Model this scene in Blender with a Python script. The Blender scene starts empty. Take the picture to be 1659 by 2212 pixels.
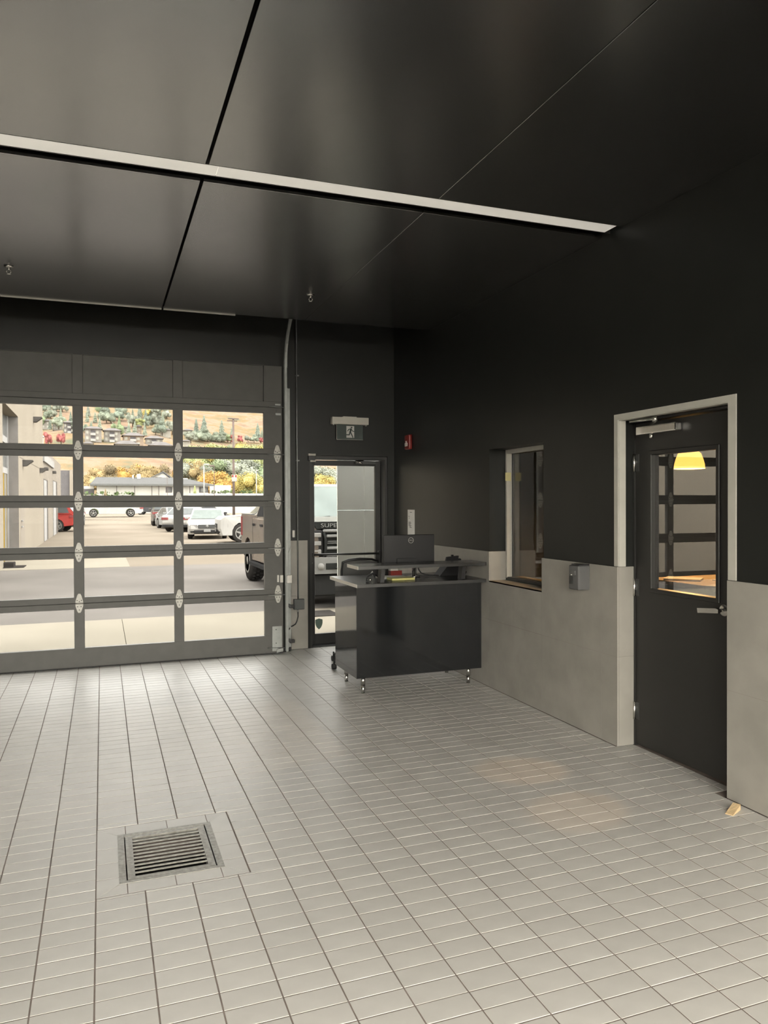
import bpy, bmesh, math, random
from mathutils import Vector, Matrix
random.seed(7)
scene = bpy.context.scene
COL = scene.collection
PI = math.pi

# ------------------------------------------------------------------ camera
F_PX, CXP, CYP = 1633.39, 829.5, 1106.0
CAM_H = 1.65
YAW, PITCH, ROLL = 0.356949, -0.0111093, -0.0044808
def cam_axes():
    r = Vector((math.cos(YAW), -math.sin(YAW), 0)); f = Vector((math.sin(YAW), math.cos(YAW), 0)); u = Vector((0, 0, 1))
    f2 = math.cos(PITCH)*f + math.sin(PITCH)*u
    u2 = math.cos(PITCH)*u - math.sin(PITCH)*f
    r3 = math.cos(ROLL)*r + math.sin(ROLL)*u2
    u3 = math.cos(ROLL)*u2 - math.sin(ROLL)*r
    return r3, u3, f2
R3, U3, F3 = cam_axes()
cam_data = bpy.data.cameras.new('camera')
cam = bpy.data.objects.new('camera', cam_data)
COL.objects.link(cam)
cam_data.sensor_fit = 'VERTICAL'
cam_data.sensor_height = 36.0
cam_data.sensor_width = 27.0
cam_data.lens = F_PX/2212*36.0
cam_data.clip_end = 3000
m = Matrix.Identity(4)
for i in range(3):
    m[i][0] = R3[i]; m[i][1] = U3[i]; m[i][2] = -F3[i]
m[2][3] = CAM_H
cam.matrix_world = m
scene.camera = cam

# ------------------------------------------------------------------ sky, sun and exposure
SKY = 18.0
FRONT_T = 0.60
world = bpy.data.worlds.new('overcast_sky')
scene.world = world
world.use_nodes = True
bg = world.node_tree.nodes['Background']
bg.inputs['Color'].default_value = (1.0, 0.985, 0.955, 1)
bg.inputs['Strength'].default_value = SKY
scene.view_settings.view_transform = 'Standard'
scene.view_settings.look = 'None'
scene.view_settings.exposure = 0.0
scene.view_settings.gamma = 1.0
scene.view_settings.use_curve_mapping = False
cy = scene.cycles
cy.use_denoising = True
cy.use_adaptive_sampling = False
cy.use_light_tree = False
cy.max_bounces = 10
cy.diffuse_bounces = 5
cy.glossy_bounces = 5
cy.transmission_bounces = 6
cy.transparent_max_bounces = 16
cy.caustics_reflective = False
cy.caustics_refractive = False
cy.sample_clamp_indirect = 12.0
try:
    cy.denoiser = 'OPENIMAGEDENOISE'
except Exception:
    pass

# ------------------------------------------------------------------ materials
MATS = {}
def mat(name, color, rough=0.5, metal=0.0, spec=0.5, vary=0.0, vscale=8.0, bump=0.0, bscale=60.0, coat=0.0, coat_rough=0.1, emit=None, emit_s=0.0, island=0.0, stretch=None, second=None, ior=None, rvary=0.0):
    if name in MATS:
        return MATS[name]
    mt = bpy.data.materials.new(name); mt.use_nodes = True
    nt = mt.node_tree; b = nt.nodes['Principled BSDF']
    c = (color[0], color[1], color[2], 1)
    b.inputs['Base Color'].default_value = c
    b.inputs['Roughness'].default_value = rough
    b.inputs['Metallic'].default_value = metal
    b.inputs['Specular IOR Level'].default_value = spec
    if ior: b.inputs['IOR'].default_value = ior
    b.inputs['Coat Weight'].default_value = coat
    b.inputs['Coat Roughness'].default_value = coat_rough
    if emit:
        b.inputs['Emission Color'].default_value = (*emit, 1)
        b.inputs['Emission Strength'].default_value = emit_s
        mt.cycles.emission_sampling = 'NONE'
    tc = nt.nodes.new('ShaderNodeTexCoord')
    vec = tc.outputs['Object']
    if stretch:
        mp = nt.nodes.new('ShaderNodeMapping'); mp.inputs['Scale'].default_value = stretch
        nt.links.new(vec, mp.inputs['Vector']); vec = mp.outputs['Vector']
    # a little procedural colour variation on every surface
    v = vary if vary > 0 else 0.04
    nz = nt.nodes.new('ShaderNodeTexNoise'); nz.inputs['Scale'].default_value = vscale; nz.inputs['Detail'].default_value = 4
    nt.links.new(vec, nz.inputs['Vector'])
    mx = nt.nodes.new('ShaderNodeMix'); mx.data_type = 'RGBA'
    lo = [max(0.0, x*(1-v)) for x in color]
    hi = list(second) if second else [min(1.0, x*(1+v)) for x in color]
    mx.inputs['A'].default_value = (*lo, 1); mx.inputs['B'].default_value = (*hi, 1)
    rp = nt.nodes.new('ShaderNodeMapRange'); rp.inputs['From Min'].default_value = 0.36; rp.inputs['From Max'].default_value = 0.64
    nt.links.new(nz.outputs['Fac'], rp.inputs['Value']); nt.links.new(rp.outputs['Result'], mx.inputs['Factor'])
    out = mx.outputs['Result']
    if island > 0:
        g = nt.nodes.new('ShaderNodeNewGeometry'); mr = nt.nodes.new('ShaderNodeMapRange')
        mr.inputs['To Min'].default_value = 1-island; mr.inputs['To Max'].default_value = 1+island
        nt.links.new(g.outputs['Random Per Island'], mr.inputs['Value'])
        oi = nt.nodes.new('ShaderNodeObjectInfo'); mr2 = nt.nodes.new('ShaderNodeMapRange')
        mr2.inputs['To Min'].default_value = 1-island; mr2.inputs['To Max'].default_value = 1+island
        nt.links.new(oi.outputs['Random'], mr2.inputs['Value'])
        mu = nt.nodes.new('ShaderNodeMath'); mu.operation = 'MULTIPLY'
        nt.links.new(mr.outputs['Result'], mu.inputs[0]); nt.links.new(mr2.outputs['Result'], mu.inputs[1])
        vm = nt.nodes.new('ShaderNodeVectorMath'); vm.operation = 'SCALE'
        nt.links.new(out, vm.inputs[0]); nt.links.new(mu.outputs[0], vm.inputs['Scale'])
        out = vm.outputs[0]
    nt.links.new(out, b.inputs['Base Color'])
    if rvary > 0:
        mr3 = nt.nodes.new('ShaderNodeMapRange'); mr3.inputs['To Min'].default_value = rough-rvary; mr3.inputs['To Max'].default_value = rough+rvary
        nt.links.new(nz.outputs['Fac'], mr3.inputs['Value']); nt.links.new(mr3.outputs['Result'], b.inputs['Roughness'])
    if bump > 0:
        n2 = nt.nodes.new('ShaderNodeTexNoise'); n2.inputs['Scale'].default_value = bscale; n2.inputs['Detail'].default_value = 3
        nt.links.new(vec, n2.inputs['Vector'])
        bp = nt.nodes.new('ShaderNodeBump'); bp.inputs['Strength'].default_value = bump; bp.inputs['Distance'].default_value = 0.01
        nt.links.new(n2.outputs['Fac'], bp.inputs['Height']); nt.links.new(bp.outputs['Normal'], b.inputs['Normal'])
    MATS[name] = mt
    return mt

def glass(name, tint, ior=1.5, dust=0.0, dust_col=(0.9, 0.88, 0.82), rough=0.0):
    """a thin pane: transmits with a tint, mirrors by Fresnel, optionally dusty"""
    if name in MATS:
        return MATS[name]
    mt = bpy.data.materials.new(name); mt.use_nodes = True
    nt = mt.node_tree
    for n in list(nt.nodes):
        if n.type != 'OUTPUT_MATERIAL': nt.nodes.remove(n)
    out = [n for n in nt.nodes if n.type == 'OUTPUT_MATERIAL'][0]
    tr = nt.nodes.new('ShaderNodeBsdfTransparent'); tr.inputs['Color'].default_value = (*tint, 1)
    gl = nt.nodes.new('ShaderNodeBsdfGlossy'); gl.inputs['Roughness'].default_value = rough
    gl.inputs['Color'].default_value = (1, 1, 1, 1)
    fr = nt.nodes.new('ShaderNodeFresnel')
    geo = nt.nodes.new('ShaderNodeNewGeometry'); mi = nt.nodes.new('ShaderNodeMapRange')      # the same mirror strength from both faces of the sheet
    mi.inputs['To Min'].default_value = ior; mi.inputs['To Max'].default_value = 1.0/ior
    nt.links.new(geo.outputs['Backfacing'], mi.inputs['Value']); nt.links.new(mi.outputs['Result'], fr.inputs['IOR'])
    last = tr.outputs[0]
    if dust > 0:
        tl = nt.nodes.new('ShaderNodeBsdfTranslucent'); tl.inputs['Color'].default_value = (*dust_col, 1)
        tc = nt.nodes.new('ShaderNodeTexCoord'); nz = nt.nodes.new('ShaderNodeTexNoise'); nz.inputs['Scale'].default_value = 2.5; nz.inputs['Detail'].default_value = 5
        nt.links.new(tc.outputs['Object'], nz.inputs['Vector'])
        mr = nt.nodes.new('ShaderNodeMapRange'); mr.inputs['From Min'].default_value = 0.3; mr.inputs['From Max'].default_value = 0.7
        mr.inputs['To Min'].default_value = dust*0.7; mr.inputs['To Max'].default_value = dust*1.3
        nt.links.new(nz.outputs['Fac'], mr.inputs['Value'])
        m1 = nt.nodes.new('ShaderNodeMixShader'); nt.links.new(mr.outputs['Result'], m1.inputs['Fac'])
        nt.links.new(last, m1.inputs[1]); nt.links.new(tl.outputs[0], m1.inputs[2]); last = m1.outputs[0]
    m2 = nt.nodes.new('ShaderNodeMixShader'); nt.links.new(fr.outputs[0], m2.inputs['Fac'])
    nt.links.new(last, m2.inputs[1]); nt.links.new(gl.outputs[0], m2.inputs[2])
    nt.links.new(m2.outputs[0], out.inputs['Surface'])
    MATS[name] = mt
    return mt

# ------------------------------------------------------------------ mesh helpers
BASE = {}
def new_bm(): return bmesh.new()
def bx(bm, x0, x1, y0, y1, z0, z1, bev=0.0, seg=1):
    if x0 > x1: x0, x1 = x1, x0
    if y0 > y1: y0, y1 = y1, y0
    if z0 > z1: z0, z1 = z1, z0
    vs = [bm.verts.new((x, y, z)) for x in (x0, x1) for y in (y0, y1) for z in (z0, z1)]
    fs = [(0, 1, 3, 2), (4, 6, 7, 5), (0, 4, 5, 1), (2, 3, 7, 6), (0, 2, 6, 4), (1, 5, 7, 3)]
    faces = [bm.faces.new([vs[i] for i in f]) for f in fs]
    if bev > 0:
        es = set(e for f in faces for e in f.edges)
        bmesh.ops.bevel(bm, geom=list(es), offset=bev, segments=seg, affect='EDGES', profile=0.6)
    return bm
def tube(bm, p0, p1, r0, r1=None, n=16, cap=True):
    r1 = r0 if r1 is None else r1
    p0 = Vector(p0); p1 = Vector(p1); d = (p1-p0).normalized()
    a = d.orthogonal().normalized(); b = d.cross(a)
    A = [bm.verts.new(p0 + r0*(math.cos(2*PI*i/n)*a + math.sin(2*PI*i/n)*b)) for i in range(n)]
    B = [bm.verts.new(p1 + r1*(math.cos(2*PI*i/n)*a + math.sin(2*PI*i/n)*b)) for i in range(n)]
    for i in range(n):
        j = (i+1) % n
        f = bm.faces.new((A[i], A[j], B[j], B[i])); f.smooth = True
    if cap:
        bm.faces.new(A[::-1]); bm.faces.new(B)
    return bm
def path(bm, pts, r, n=10):
    """a round tube swept along a polyline"""
    pts = [Vector(p) for p in pts]
    rings = []
    up = Vector((0.123, 0.31, 0.94))
    for i, p in enumerate(pts):
        d = (pts[min(i+1, len(pts)-1)] - pts[max(i-1, 0)]).normalized()
        a = d.cross(up).normalized(); b = d.cross(a).normalized()
        rr = r[i] if isinstance(r, (list, tuple)) else r
        rings.append([bm.verts.new(p + rr*(math.cos(2*PI*k/n)*a + math.sin(2*PI*k/n)*b)) for k in range(n)])
    for A, B in zip(rings, rings[1:]):
        for k in range(n):
            j = (k+1) % n
            f = bm.faces.new((A[k], A[j], B[j], B[k])); f.smooth = True
    bm.faces.new(rings[0][::-1]); bm.faces.new(rings[-1])
    return bm
def prism(bm, poly, axis, a0, a1):
    """a polygon of 2D points extruded along an axis; axis 'x': (y,z), 'y': (x,z), 'z': (x,y)"""
    def P(p, a):
        if axis == 'x': return (a, p[0], p[1])
        if axis == 'y': return (p[0], a, p[1])
        return (p[0], p[1], a)
    A = [bm.verts.new(P(p, a0)) for p in poly]; B = [bm.verts.new(P(p, a1)) for p in poly]
    n = len(poly)
    for i in range(n):
        j = (i+1) % n
        bm.faces.new((A[i], A[j], B[j], B[i]))
    bm.faces.new(A[::-1]); bm.faces.new(B)
    return bm
def lathe(bm, prof, centre, axis='z', n=24, smooth=True, ring_closed=False):
    """profile of (radius, height) turned about an axis"""
    c = Vector(centre); rings = []
    for r, h in prof:
        ring = []
        for k in range(n):
            a = 2*PI*k/n
            if axis == 'z': v = Vector((r*math.cos(a), r*math.sin(a), h))
            elif axis == 'y': v = Vector((r*math.cos(a), h, r*math.sin(a)))
            else: v = Vector((h, r*math.cos(a), r*math.sin(a)))
            ring.append(bm.verts.new(c+v))
        rings.append(ring)
    for A, B in zip(rings, rings[1:] + (rings[:1] if ring_closed else [])):
        for k in range(n):
            j = (k+1) % n
            f = bm.faces.new((A[k], A[j], B[j], B[k])); f.smooth = smooth
    if not ring_closed:
        bm.faces.new(rings[0][::-1]); bm.faces.new(rings[-1])
    return bm
def finish(bm):
    bmesh.ops.recalc_face_normals(bm, faces=bm.faces)
def obj(name, bm, material, parent=None, local=False, smooth=False):
    """link ONE mesh object; coordinates are world unless local, the origin is the thing's base"""
    finish(bm)
    if parent is not None and not local:
        bmesh.ops.translate(bm, verts=bm.verts, vec=-BASE[parent.name])
    me = bpy.data.meshes.new(name)
    bm.to_mesh(me); bm.free()
    if smooth:
        for p in me.polygons: p.use_smooth = True
    if isinstance(material, (list, tuple)):
        for mm in material: me.materials.append(mm)
    else:
        me.materials.append(material)
    o = bpy.data.objects.new(name, me); COL.objects.link(o)
    if parent is not None:
        o.parent = parent; BASE[o.name] = BASE[parent.name].copy()
    else:
        BASE[o.name] = Vector((0, 0, 0))
    return o
def tag(o, label, cat, group=None, kind=None):
    o['label'] = label; o['category'] = cat
    if group: o['group'] = group
    if kind: o['kind'] = kind
    return o
def thing(name, label, cat, loc=(0, 0, 0), rotz=0.0, group=None, kind=None):
    o = bpy.data.objects.new(name, None); COL.objects.link(o)
    o.empty_display_size = 0.1
    o.location = loc; o.rotation_euler = (0, 0, rotz)
    BASE[o.name] = Vector(loc)
    return tag(o, label, cat, group, kind)
def solo(name, bm, material, label, cat, loc, group=None, kind=None, smooth=False):
    """a thing that is one mesh, with its origin at its base"""
    finish(bm)
    bmesh.ops.translate(bm, verts=bm.verts, vec=-Vector(loc))
    me = bpy.data.meshes.new(name); bm.to_mesh(me); bm.free()
    if smooth:
        for p in me.polygons: p.use_smooth = True
    me.materials.append(material)
    o = bpy.data.objects.new(name, me); COL.objects.link(o); o.location = loc
    BASE[o.name] = Vector(loc)
    return tag(o, label, cat, group, kind)
def copy_tree(root, loc=None, rotz=None, label=None, scale=None):
    r = root.copy(); COL.objects.link(r)
    if loc is not None: r.location = loc
    if rotz is not None: r.rotation_euler = (0, 0, rotz)
    if scale is not None: r.scale = scale
    if label: r['label'] = label
    for ch in list(root.children):
        c = ch.copy(); COL.objects.link(c); c.parent = r
        for g in ch.children:
            d = g.copy(); COL.objects.link(d); d.parent = c
    return r
def box_part(name, material, parent, dims, bev=0.0, local=False):
    bm = new_bm(); bx(bm, *dims, bev=bev)
    return obj(name, bm, material, parent, local)
def text_part(name, body, size, material, parent, loc, rot, extrude=0.001, shear=0.0, align='CENTER'):
    cu = bpy.data.curves.new(name, 'FONT'); cu.body = body; cu.size = size; cu.extrude = extrude; cu.align_x = align; cu.align_y = 'CENTER'; cu.shear = shear
    tmp = bpy.data.objects.new(name, cu)
    me = bpy.data.meshes.new_from_object(tmp)
    bpy.data.objects.remove(tmp); bpy.data.curves.remove(cu)
    me.name = name
    me.materials.clear(); me.materials.append(material)
    o = bpy.data.objects.new(name, me); COL.objects.link(o)
    o.parent = parent
    o.location = loc; o.rotation_euler = rot
    return o

# ------------------------------------------------------------------ palette
M_TILE = mat('floor_tile_glaze', (0.53, 0.515, 0.485), rough=0.43, spec=0.5, vary=0.05, vscale=5, bump=0.03, bscale=25, island=0.035, rvary=0.05)
M_GROUT = mat('grout', (0.20, 0.165, 0.145), rough=0.85, vary=0.15, vscale=12)
M_WALL = mat('charcoal_wall_paint', (0.014, 0.0150, 0.0138), rough=0.37, spec=0.30, vary=0.08, vscale=3, bump=0.03, bscale=220)
M_CEIL = mat('charcoal_ceiling_panel', (0.007, 0.007, 0.007), rough=0.25, spec=0.5, vary=0.04, vscale=2, bump=0.008, bscale=300, ior=4.4)
M_WAIN = mat('grey_porcelain_panel', (0.295, 0.28, 0.252), rough=0.48, spec=0.4, vary=0.09, vscale=3.5, bump=0.02, bscale=40, island=0.02)
M_TRIMGREY = mat('satin_grey_trim', (0.46, 0.45, 0.40), rough=0.4, spec=0.5)
M_BLACKFRAME = mat('black_door_frame', (0.022, 0.022, 0.021), rough=0.42, spec=0.45)
M_GDOOR = mat('dark_anodised_frame', (0.088, 0.086, 0.080), rough=0.5, spec=0.4, vary=0.05)
M_GALV = mat('galvanised_steel', (0.27, 0.28, 0.27), rough=0.45, metal=0.6, vary=0.08, vscale=14)
M_HINGE = mat('zinc_hinge', (0.40, 0.39, 0.36), rough=0.5, metal=0.4, vary=0.08, vscale=30)
M_STEEL = mat('brushed_steel', (0.62, 0.61, 0.58), rough=0.25, metal=1.0, vary=0.06)
M_DARKHOLE = mat('dark_bolt', (0.03, 0.03, 0.03), rough=0.5)
M_WHITEPLASTIC = mat('white_plastic', (0.62, 0.60, 0.55), rough=0.4)
M_BLACKPLASTIC = mat('black_plastic', (0.018, 0.018, 0.019), rough=0.42)
M_RUBBER = mat('black_rubber', (0.02, 0.02, 0.02), rough=0.75)
M_DESKBLACK = mat('black_gloss_laminate', (0.009, 0.010, 0.011), rough=0.08, spec=0.5, coat=0.35, coat_rough=0.05)
M_DESKTOP = mat('black_desktop_laminate', (0.020, 0.021, 0.022), rough=0.27, spec=0.8, ior=1.7)
M_LENS = mat('white_light_lens', (0.85, 0.83, 0.78), rough=0.45, emit=(1.0, 0.95, 0.85), emit_s=0.32)
M_PANE = glass('tinted_door_glass', (FRONT_T, FRONT_T, FRONT_T*0.985), ior=1.05)
M_DGLASS = glass('clear_door_glass', (FRONT_T, FRONT_T, FRONT_T*0.985), ior=1.05)
M_FILMGLASS = glass('mirror_film_glass', (0.72, 0.70, 0.65), ior=2.5)
M_WINGLASS = glass('office_window_glass', (0.75, 0.74, 0.70), ior=1.7)

# ================================================================== THE ROOM
XL, XR, YB, YF = -3.30, 3.245, -1.80, 8.38      # left, right, back and front of the room
ZC, ZTOP = 3.48, 4.70                            # ceiling height, underside of the roof above it
XWP = XR + 0.012                                 # painted wall face behind the porcelain panels

def structure(name, label, cat, loc=(0, 0, 0)):
    return thing(name, label, cat, loc, kind='structure')

# ---- floor: grout bed, tiles, the 300 largest in view as pieces of their own
fl = structure('floor', 'grey quarry tile floor of small oblong tiles with dark grout', 'floor')
bm = new_bm()
for d in ((XL-0.05, 0.062, YB-0.4, 8.66), (0.508, XR+0.35, YB-0.4, 8.66), (0.062, 0.508, YB-0.4, 3.471), (0.062, 0.508, 3.981, 8.66)): bx(bm, *d, -0.20, -0.0017)
bx(bm, 0.062, 0.508, 3.471, 3.981, -0.20, -0.165)
obj('grout_bed', bm, M_GROUT, fl)
TX0, TPX, TY0, TPY, GAP = -0.037, 0.1975, 3.257, 0.0979, 0.0055
DRX0, DRX1, DRY0, DRY1 = -0.037, 0.609, 3.375, 4.090      # tiled border of the drain
def project(p):
    d = Vector(p) - Vector((0, 0, CAM_H))
    w = d.dot(F3)
    if w < 0.2: return None
    return (CXP + F_PX*d.dot(R3)/w, CYP - F_PX*d.dot(U3)/w)
def tile_mesh(bm, x0, x1, y0, y1, top=0.0, c=0.0008):
    lo = top-0.009
    b = [bm.verts.new((x, y, lo)) for x, y in ((x0, y0), (x1, y0), (x1, y1), (x0, y1))]
    m_ = [bm.verts.new((x, y, top-c*0.8)) for x, y in ((x0, y0), (x1, y0), (x1, y1), (x0, y1))]
    t = [bm.verts.new((x, y, top)) for x, y in ((x0+c, y0+c), (x1-c, y0+c), (x1-c, y1-c), (x0+c, y1-c))]
    for i in range(4):
        j = (i+1) % 4
        bm.faces.new((b[i], b[j], m_[j], m_[i])); bm.faces.new((m_[i], m_[j], t[j], t[i]))
    bm.faces.new(t)
rects = []
for i in range(-17, 18):
    for j in range(-54, 56):
        x0 = TX0 + TPX*i + GAP/2; x1 = x0 + TPX - GAP
        y0 = TY0 + TPY*j + GAP/2; y1 = y0 + TPY - GAP
        x0 = max(x0, XL); x1 = min(x1, XR+0.14 if 3.27 < y0 < 4.2 else XR-0.001); y0 = max(y0, YB); y1 = min(y1, 8.63)
        if x1-x0 < 0.02 or y1-y0 < 0.01: continue
        if x0 < DRX1 and x1 > DRX0 and y0 < DRY1 and y1 > DRY0:
            if y0 >= DRY0 and y1 <= DRY1:
                if x1 > DRX1+0.02: rects.append((DRX1+GAP, x1, y0, y1))
                continue
            if y1 > DRY1 and DRY1+0.006 < y1-0.004:
                xa = x0
                rects.append((xa, x1, DRY1+GAP*0.8, y1))
            elif y0 < DRY0 and y0+0.004 < DRY0-0.006:
                rects.append((x0, x1, y0, DRY0-GAP*0.8))
            if x1 > DRX1+0.02:
                if y0 < DRY0: rects.append((DRX1+GAP, x1, DRY0-GAP*0.8, y1))
                else: rects.append((DRX1+GAP, x1, y0, DRY1+GAP*0.8))
            continue
        rects.append((x0, x1, y0, y1))
def area(r):
    ps = [project((x, y, 0)) for x, y in ((r[0], r[2]), (r[1], r[2]), (r[1], r[3]), (r[0], r[3]))]
    if any(p is None for p in ps): return 0
    if not any(0 < p[0] < 1659 and 0 < p[1] < 2212 for p in ps): return 0
    return abs(sum(ps[k][0]*ps[(k+1) % 4][1] - ps[(k+1) % 4][0]*ps[k][1] for k in range(4)))/2
rects.sort(key=area, reverse=True)
shared = {}
for r in rects[:290]:
    w, h = round(r[1]-r[0], 4), round(r[3]-r[2], 4)
    if (w, h) not in shared:
        bm = new_bm(); tile_mesh(bm, -w/2, w/2, -h/2, h/2); finish(bm)
        me = bpy.data.meshes.new('tile'); bm.to_mesh(me); bm.free(); me.materials.append(M_TILE); shared[(w, h)] = me
    o = bpy.data.objects.new('tile', shared[(w, h)]); COL.objects.link(o); o.parent = fl
    o.location = ((r[0]+r[1])/2, (r[2]+r[3])/2, random.uniform(-0.0004, 0.0004))
bm = new_bm()
for r in rects[290:]: tile_mesh(bm, r[0], r[1], r[2], r[3], random.uniform(-0.0004, 0.0004))
o = obj('tile_field', bm, M_TILE, fl); o['kind'] = 'stuff'
# mitred border tiles round the drain
GX0, GX1, GY0, GY1 = 0.058, 0.512, 3.467, 3.985
def quad_tile(pts):
    bm = new_bm()
    A = [bm.verts.new((x, y, -0.012)) for x, y in pts]; B = [bm.verts.new((x, y, -0.001)) for x, y in pts]
    n = len(pts)
    for i in range(n): bm.faces.new((A[i], A[(i+1) % n], B[(i+1) % n], B[i]))
    bm.faces.new(B); bm.faces.new(A[::-1])
    o = obj('border_tile', bm, M_TILE, fl)
g = 0.002
for ya, yb in ((GY0, DRY0+g), (GY1, DRY1-g)):
    xs = [DRX0+g, 0.098, 0.300, 0.500, DRX1-g] if ya == GY1 else [DRX0+g, 0.09, 0.292, 0.492, DRX1-g]
    inner = [GX0, xs[1], xs[2], xs[3], GX1]
    for k in range(4):
        a0 = xs[k]+ (g if k else 0); a1 = xs[k+1] - (g if k < 3 else 0)
        i0 = GX0+g if k == 0 else a0; i1 = GX1-g if k == 3 else a1
        if k == 3 and i1 < i0+0.01: i1 = i0+0.012
        quad_tile([(a0, yb), (a1, yb), (i1, ya), (i0, ya)] if ya == GY0 else [(i0, ya), (i1, ya), (a1, yb), (a0, yb)])
for xa, xb in ((GX0, DRX0+g), (GX1, DRX1-g)):
    ys = [DRY0+g, 3.535, 3.690, 3.845, DRY1-g]
    for k in range(4):
        a0 = ys[k] + (g if k else 0); a1 = ys[k+1] - (g if k < 3 else 0)
        i0 = GY0+g if k == 0 else a0; i1 = GY1-g if k == 3 else a1
        quad_tile([(xb, a0), (xa, i0), (xa, i1), (xb, a1)] if xb < xa else [(xa, i0), (xb, a0), (xb, a1), (xa, i1)])

# ---- floor drain
M_DRAIN = mat('weathered_zinc', (0.30, 0.29, 0.26), rough=0.5, metal=0.5, vary=0.18, vscale=45, second=(0.36, 0.35, 0.32), bump=0.25, bscale=70)
M_DRAINDARK = mat('drain_sump', (0.012, 0.012, 0.012), rough=0.8)
dr = thing('floor_drain', 'weathered square metal drain grate set into the tiled floor', 'drain', (0.285, 3.726, 0))
bm = new_bm()
bx(bm, GX0, GX0+0.030, GY0, GY1, -0.04, 0.001); bx(bm, GX1-0.030, GX1, GY0, GY1, -0.04, 0.001)
bx(bm, GX0+0.03, GX1-0.03, GY0, GY0+0.022, -0.04, 0.001); bx(bm, GX0+0.03, GX1-0.03, GY1-0.022, GY1, -0.04, 0.001)
obj('drain_frame', bm, M_DRAIN, dr)
box_part('sump', M_DRAINDARK, dr, (GX0+0.01, GX1-0.01, GY0+0.01, GY1-0.01, -0.16, -0.15))
ax0, ax1, ay0, ay1 = GX0+0.036, GX1-0.036, GY0+0.027, GY1-0.027
bm = new_bm()
bx(bm, ax0, ax0+0.032, ay0, ay1, -0.03, 0.0); bx(bm, ax1-0.032, ax1, ay0, ay1, -0.03, 0.0)
bx(bm, ax0+0.032, ax1-0.032, ay0, ay0+0.026, -0.03, 0.0); bx(bm, ax0+0.032, ax1-0.032, ay1-0.026, ay1, -0.03, 0.0)
obj('grate_border', bm, M_DRAIN, dr)
n = 11; pitch = (ay1-ay0-0.052)/n
for k in range(1, n):
    yc = ay0+0.026+pitch*k
    bm = new_bm(); bx(bm, ax0+0.030, ax1-0.030, yc-pitch*0.17, yc+pitch*0.17, -0.005, 0.0, bev=0.0015)
    obj('grate_bar', bm, M_DRAIN, dr)

# ---- ceiling: dark panels with black joints
ce = structure('ceiling', 'dark charcoal ceiling of large flat panels with black joints', 'ceiling', (0, 0, ZC))
M_VOID = mat('black_void', (0.006, 0.006, 0.006), rough=0.9)
bm = new_bm(); bx(bm, XL, XR+0.012, YB, 7.345, ZC+0.07, ZC+0.10); obj('ceiling_backing', bm, M_VOID, ce)
xs = [XL, -2.185, -0.820, 0.545, 1.910, XWP-0.002]
gaps = [0, 0.006, 0.009, 0.009, 0.0022, 0]
for ya, yb in ((YB, 0.965), (1.20, 4.160), (4.390, 7.350)):
    for k in range(5):
        bm = new_bm(); bx(bm, xs[k]+gaps[k], xs[k+1]-gaps[k+1], ya, yb, ZC, ZC+0.02, bev=0.0015)
        obj('ceiling_panel', bm, M_CEIL, ce)
bm = new_bm(); bx(bm, XL, XR, YB, 8.6, ZTOP, ZTOP+0.2); o = obj('roof_deck', bm, M_VOID, ce)
tr = structure('trim_1', 'thin pale metal edge along the front end of the ceiling', 'trim', (0, 7.35, ZC))
for a, b in ((XL+0.01, -0.825), (-0.815, 0.535), (0.553, 1.22)):
    box_part('edge_strip', M_TRIMGREY, tr, (a, b, 7.351, 7.368, ZC-0.009, ZC+0.02))
# linear light: white lens flush with the ceiling, dark slot behind it
def linear_light(y0, label):
    t = thing('linear_light', label, 'ceiling light', (0, y0+0.07, ZC))
    bm = new_bm(); bx(bm, XL+0.02, XWP-0.004, y0-0.0, y0+0.006, ZC-0.0, ZC+0.07); bx(bm, XL+0.02, XWP-0.004, y0+0.137, y0+0.142, ZC-0.001, ZC+0.07)
    bx(bm, XL+0.02, XWP-0.004, y0+0.006, y0+0.137, ZC+0.06, ZC+0.069)
    obj('housing', bm, M_BLACKFRAME, t)
    for a, b in ((XL+0.03, -1.87), (-1.868, 0.607), (0.609, XWP-0.05)):
        bm = new_bm(); bx(bm, a, b, y0+0.007, y0+0.136, ZC+0.001, ZC+0.014, bev=0.001); obj('lens', bm, M_LENS, t)
linear_light(4.160, 'linear light strip with white lens crossing the dark ceiling')

# ---- right wall with the door recess and the pass-through window
wr = structure('wall_right', 'charcoal painted right wall above grey porcelain wainscot panels', 'wall', (XR, 0, 0))
DY0, DY1, DZ = 3.262, 4.216, 2.205          # door recess
WY0, WY1, WZ0, WZ1 = 5.150, 6.015, 0.957, 2.130   # window opening
XB = 3.58
bm = new_bm()
for (y0, y1, z0, z1) in ((YB-0.2, DY0-0.012, 0, ZTOP), (DY0-0.012, DY1+0.012, DZ, ZTOP), (DY1+0.012, WY0-0.012, 0, ZTOP), (WY0-0.012, WY1+0.012, 0, WZ0-0.012), (WY0-0.012, WY1+0.012, WZ1, ZTOP), (WY1+0.012, 8.75, 0, ZTOP)):
    bx(bm, XWP, XB, y0, y1, z0, z1)
obj('wall_body', bm, M_WALL, wr)
def panel(x0, x1, y0, y1, z0, z1):
    bm = new_bm(); bx(bm, x0, x1, y0, y1, z0, z1); obj('wainscot_panel', bm, M_WAIN, wr)
j = 0.0006
WT = 1.216
for ya, yb in ((WY1, 6.79), (6.79, 7.99), (7.99, YF+0.14)):
    for z0, z1 in ((0.004, 0.607), (0.607, WT)): panel(XR, XWP+0.002, ya+j, yb-j, z0+j, z1-j)
for ya, yb in ((DY1, 4.39), (4.39, WY0)):
    for z0, z1 in ((0.004, 0.607), (0.607, WT)): panel(XR, XWP+0.002, ya+j, yb-j, z0+j, z1-j)
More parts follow.
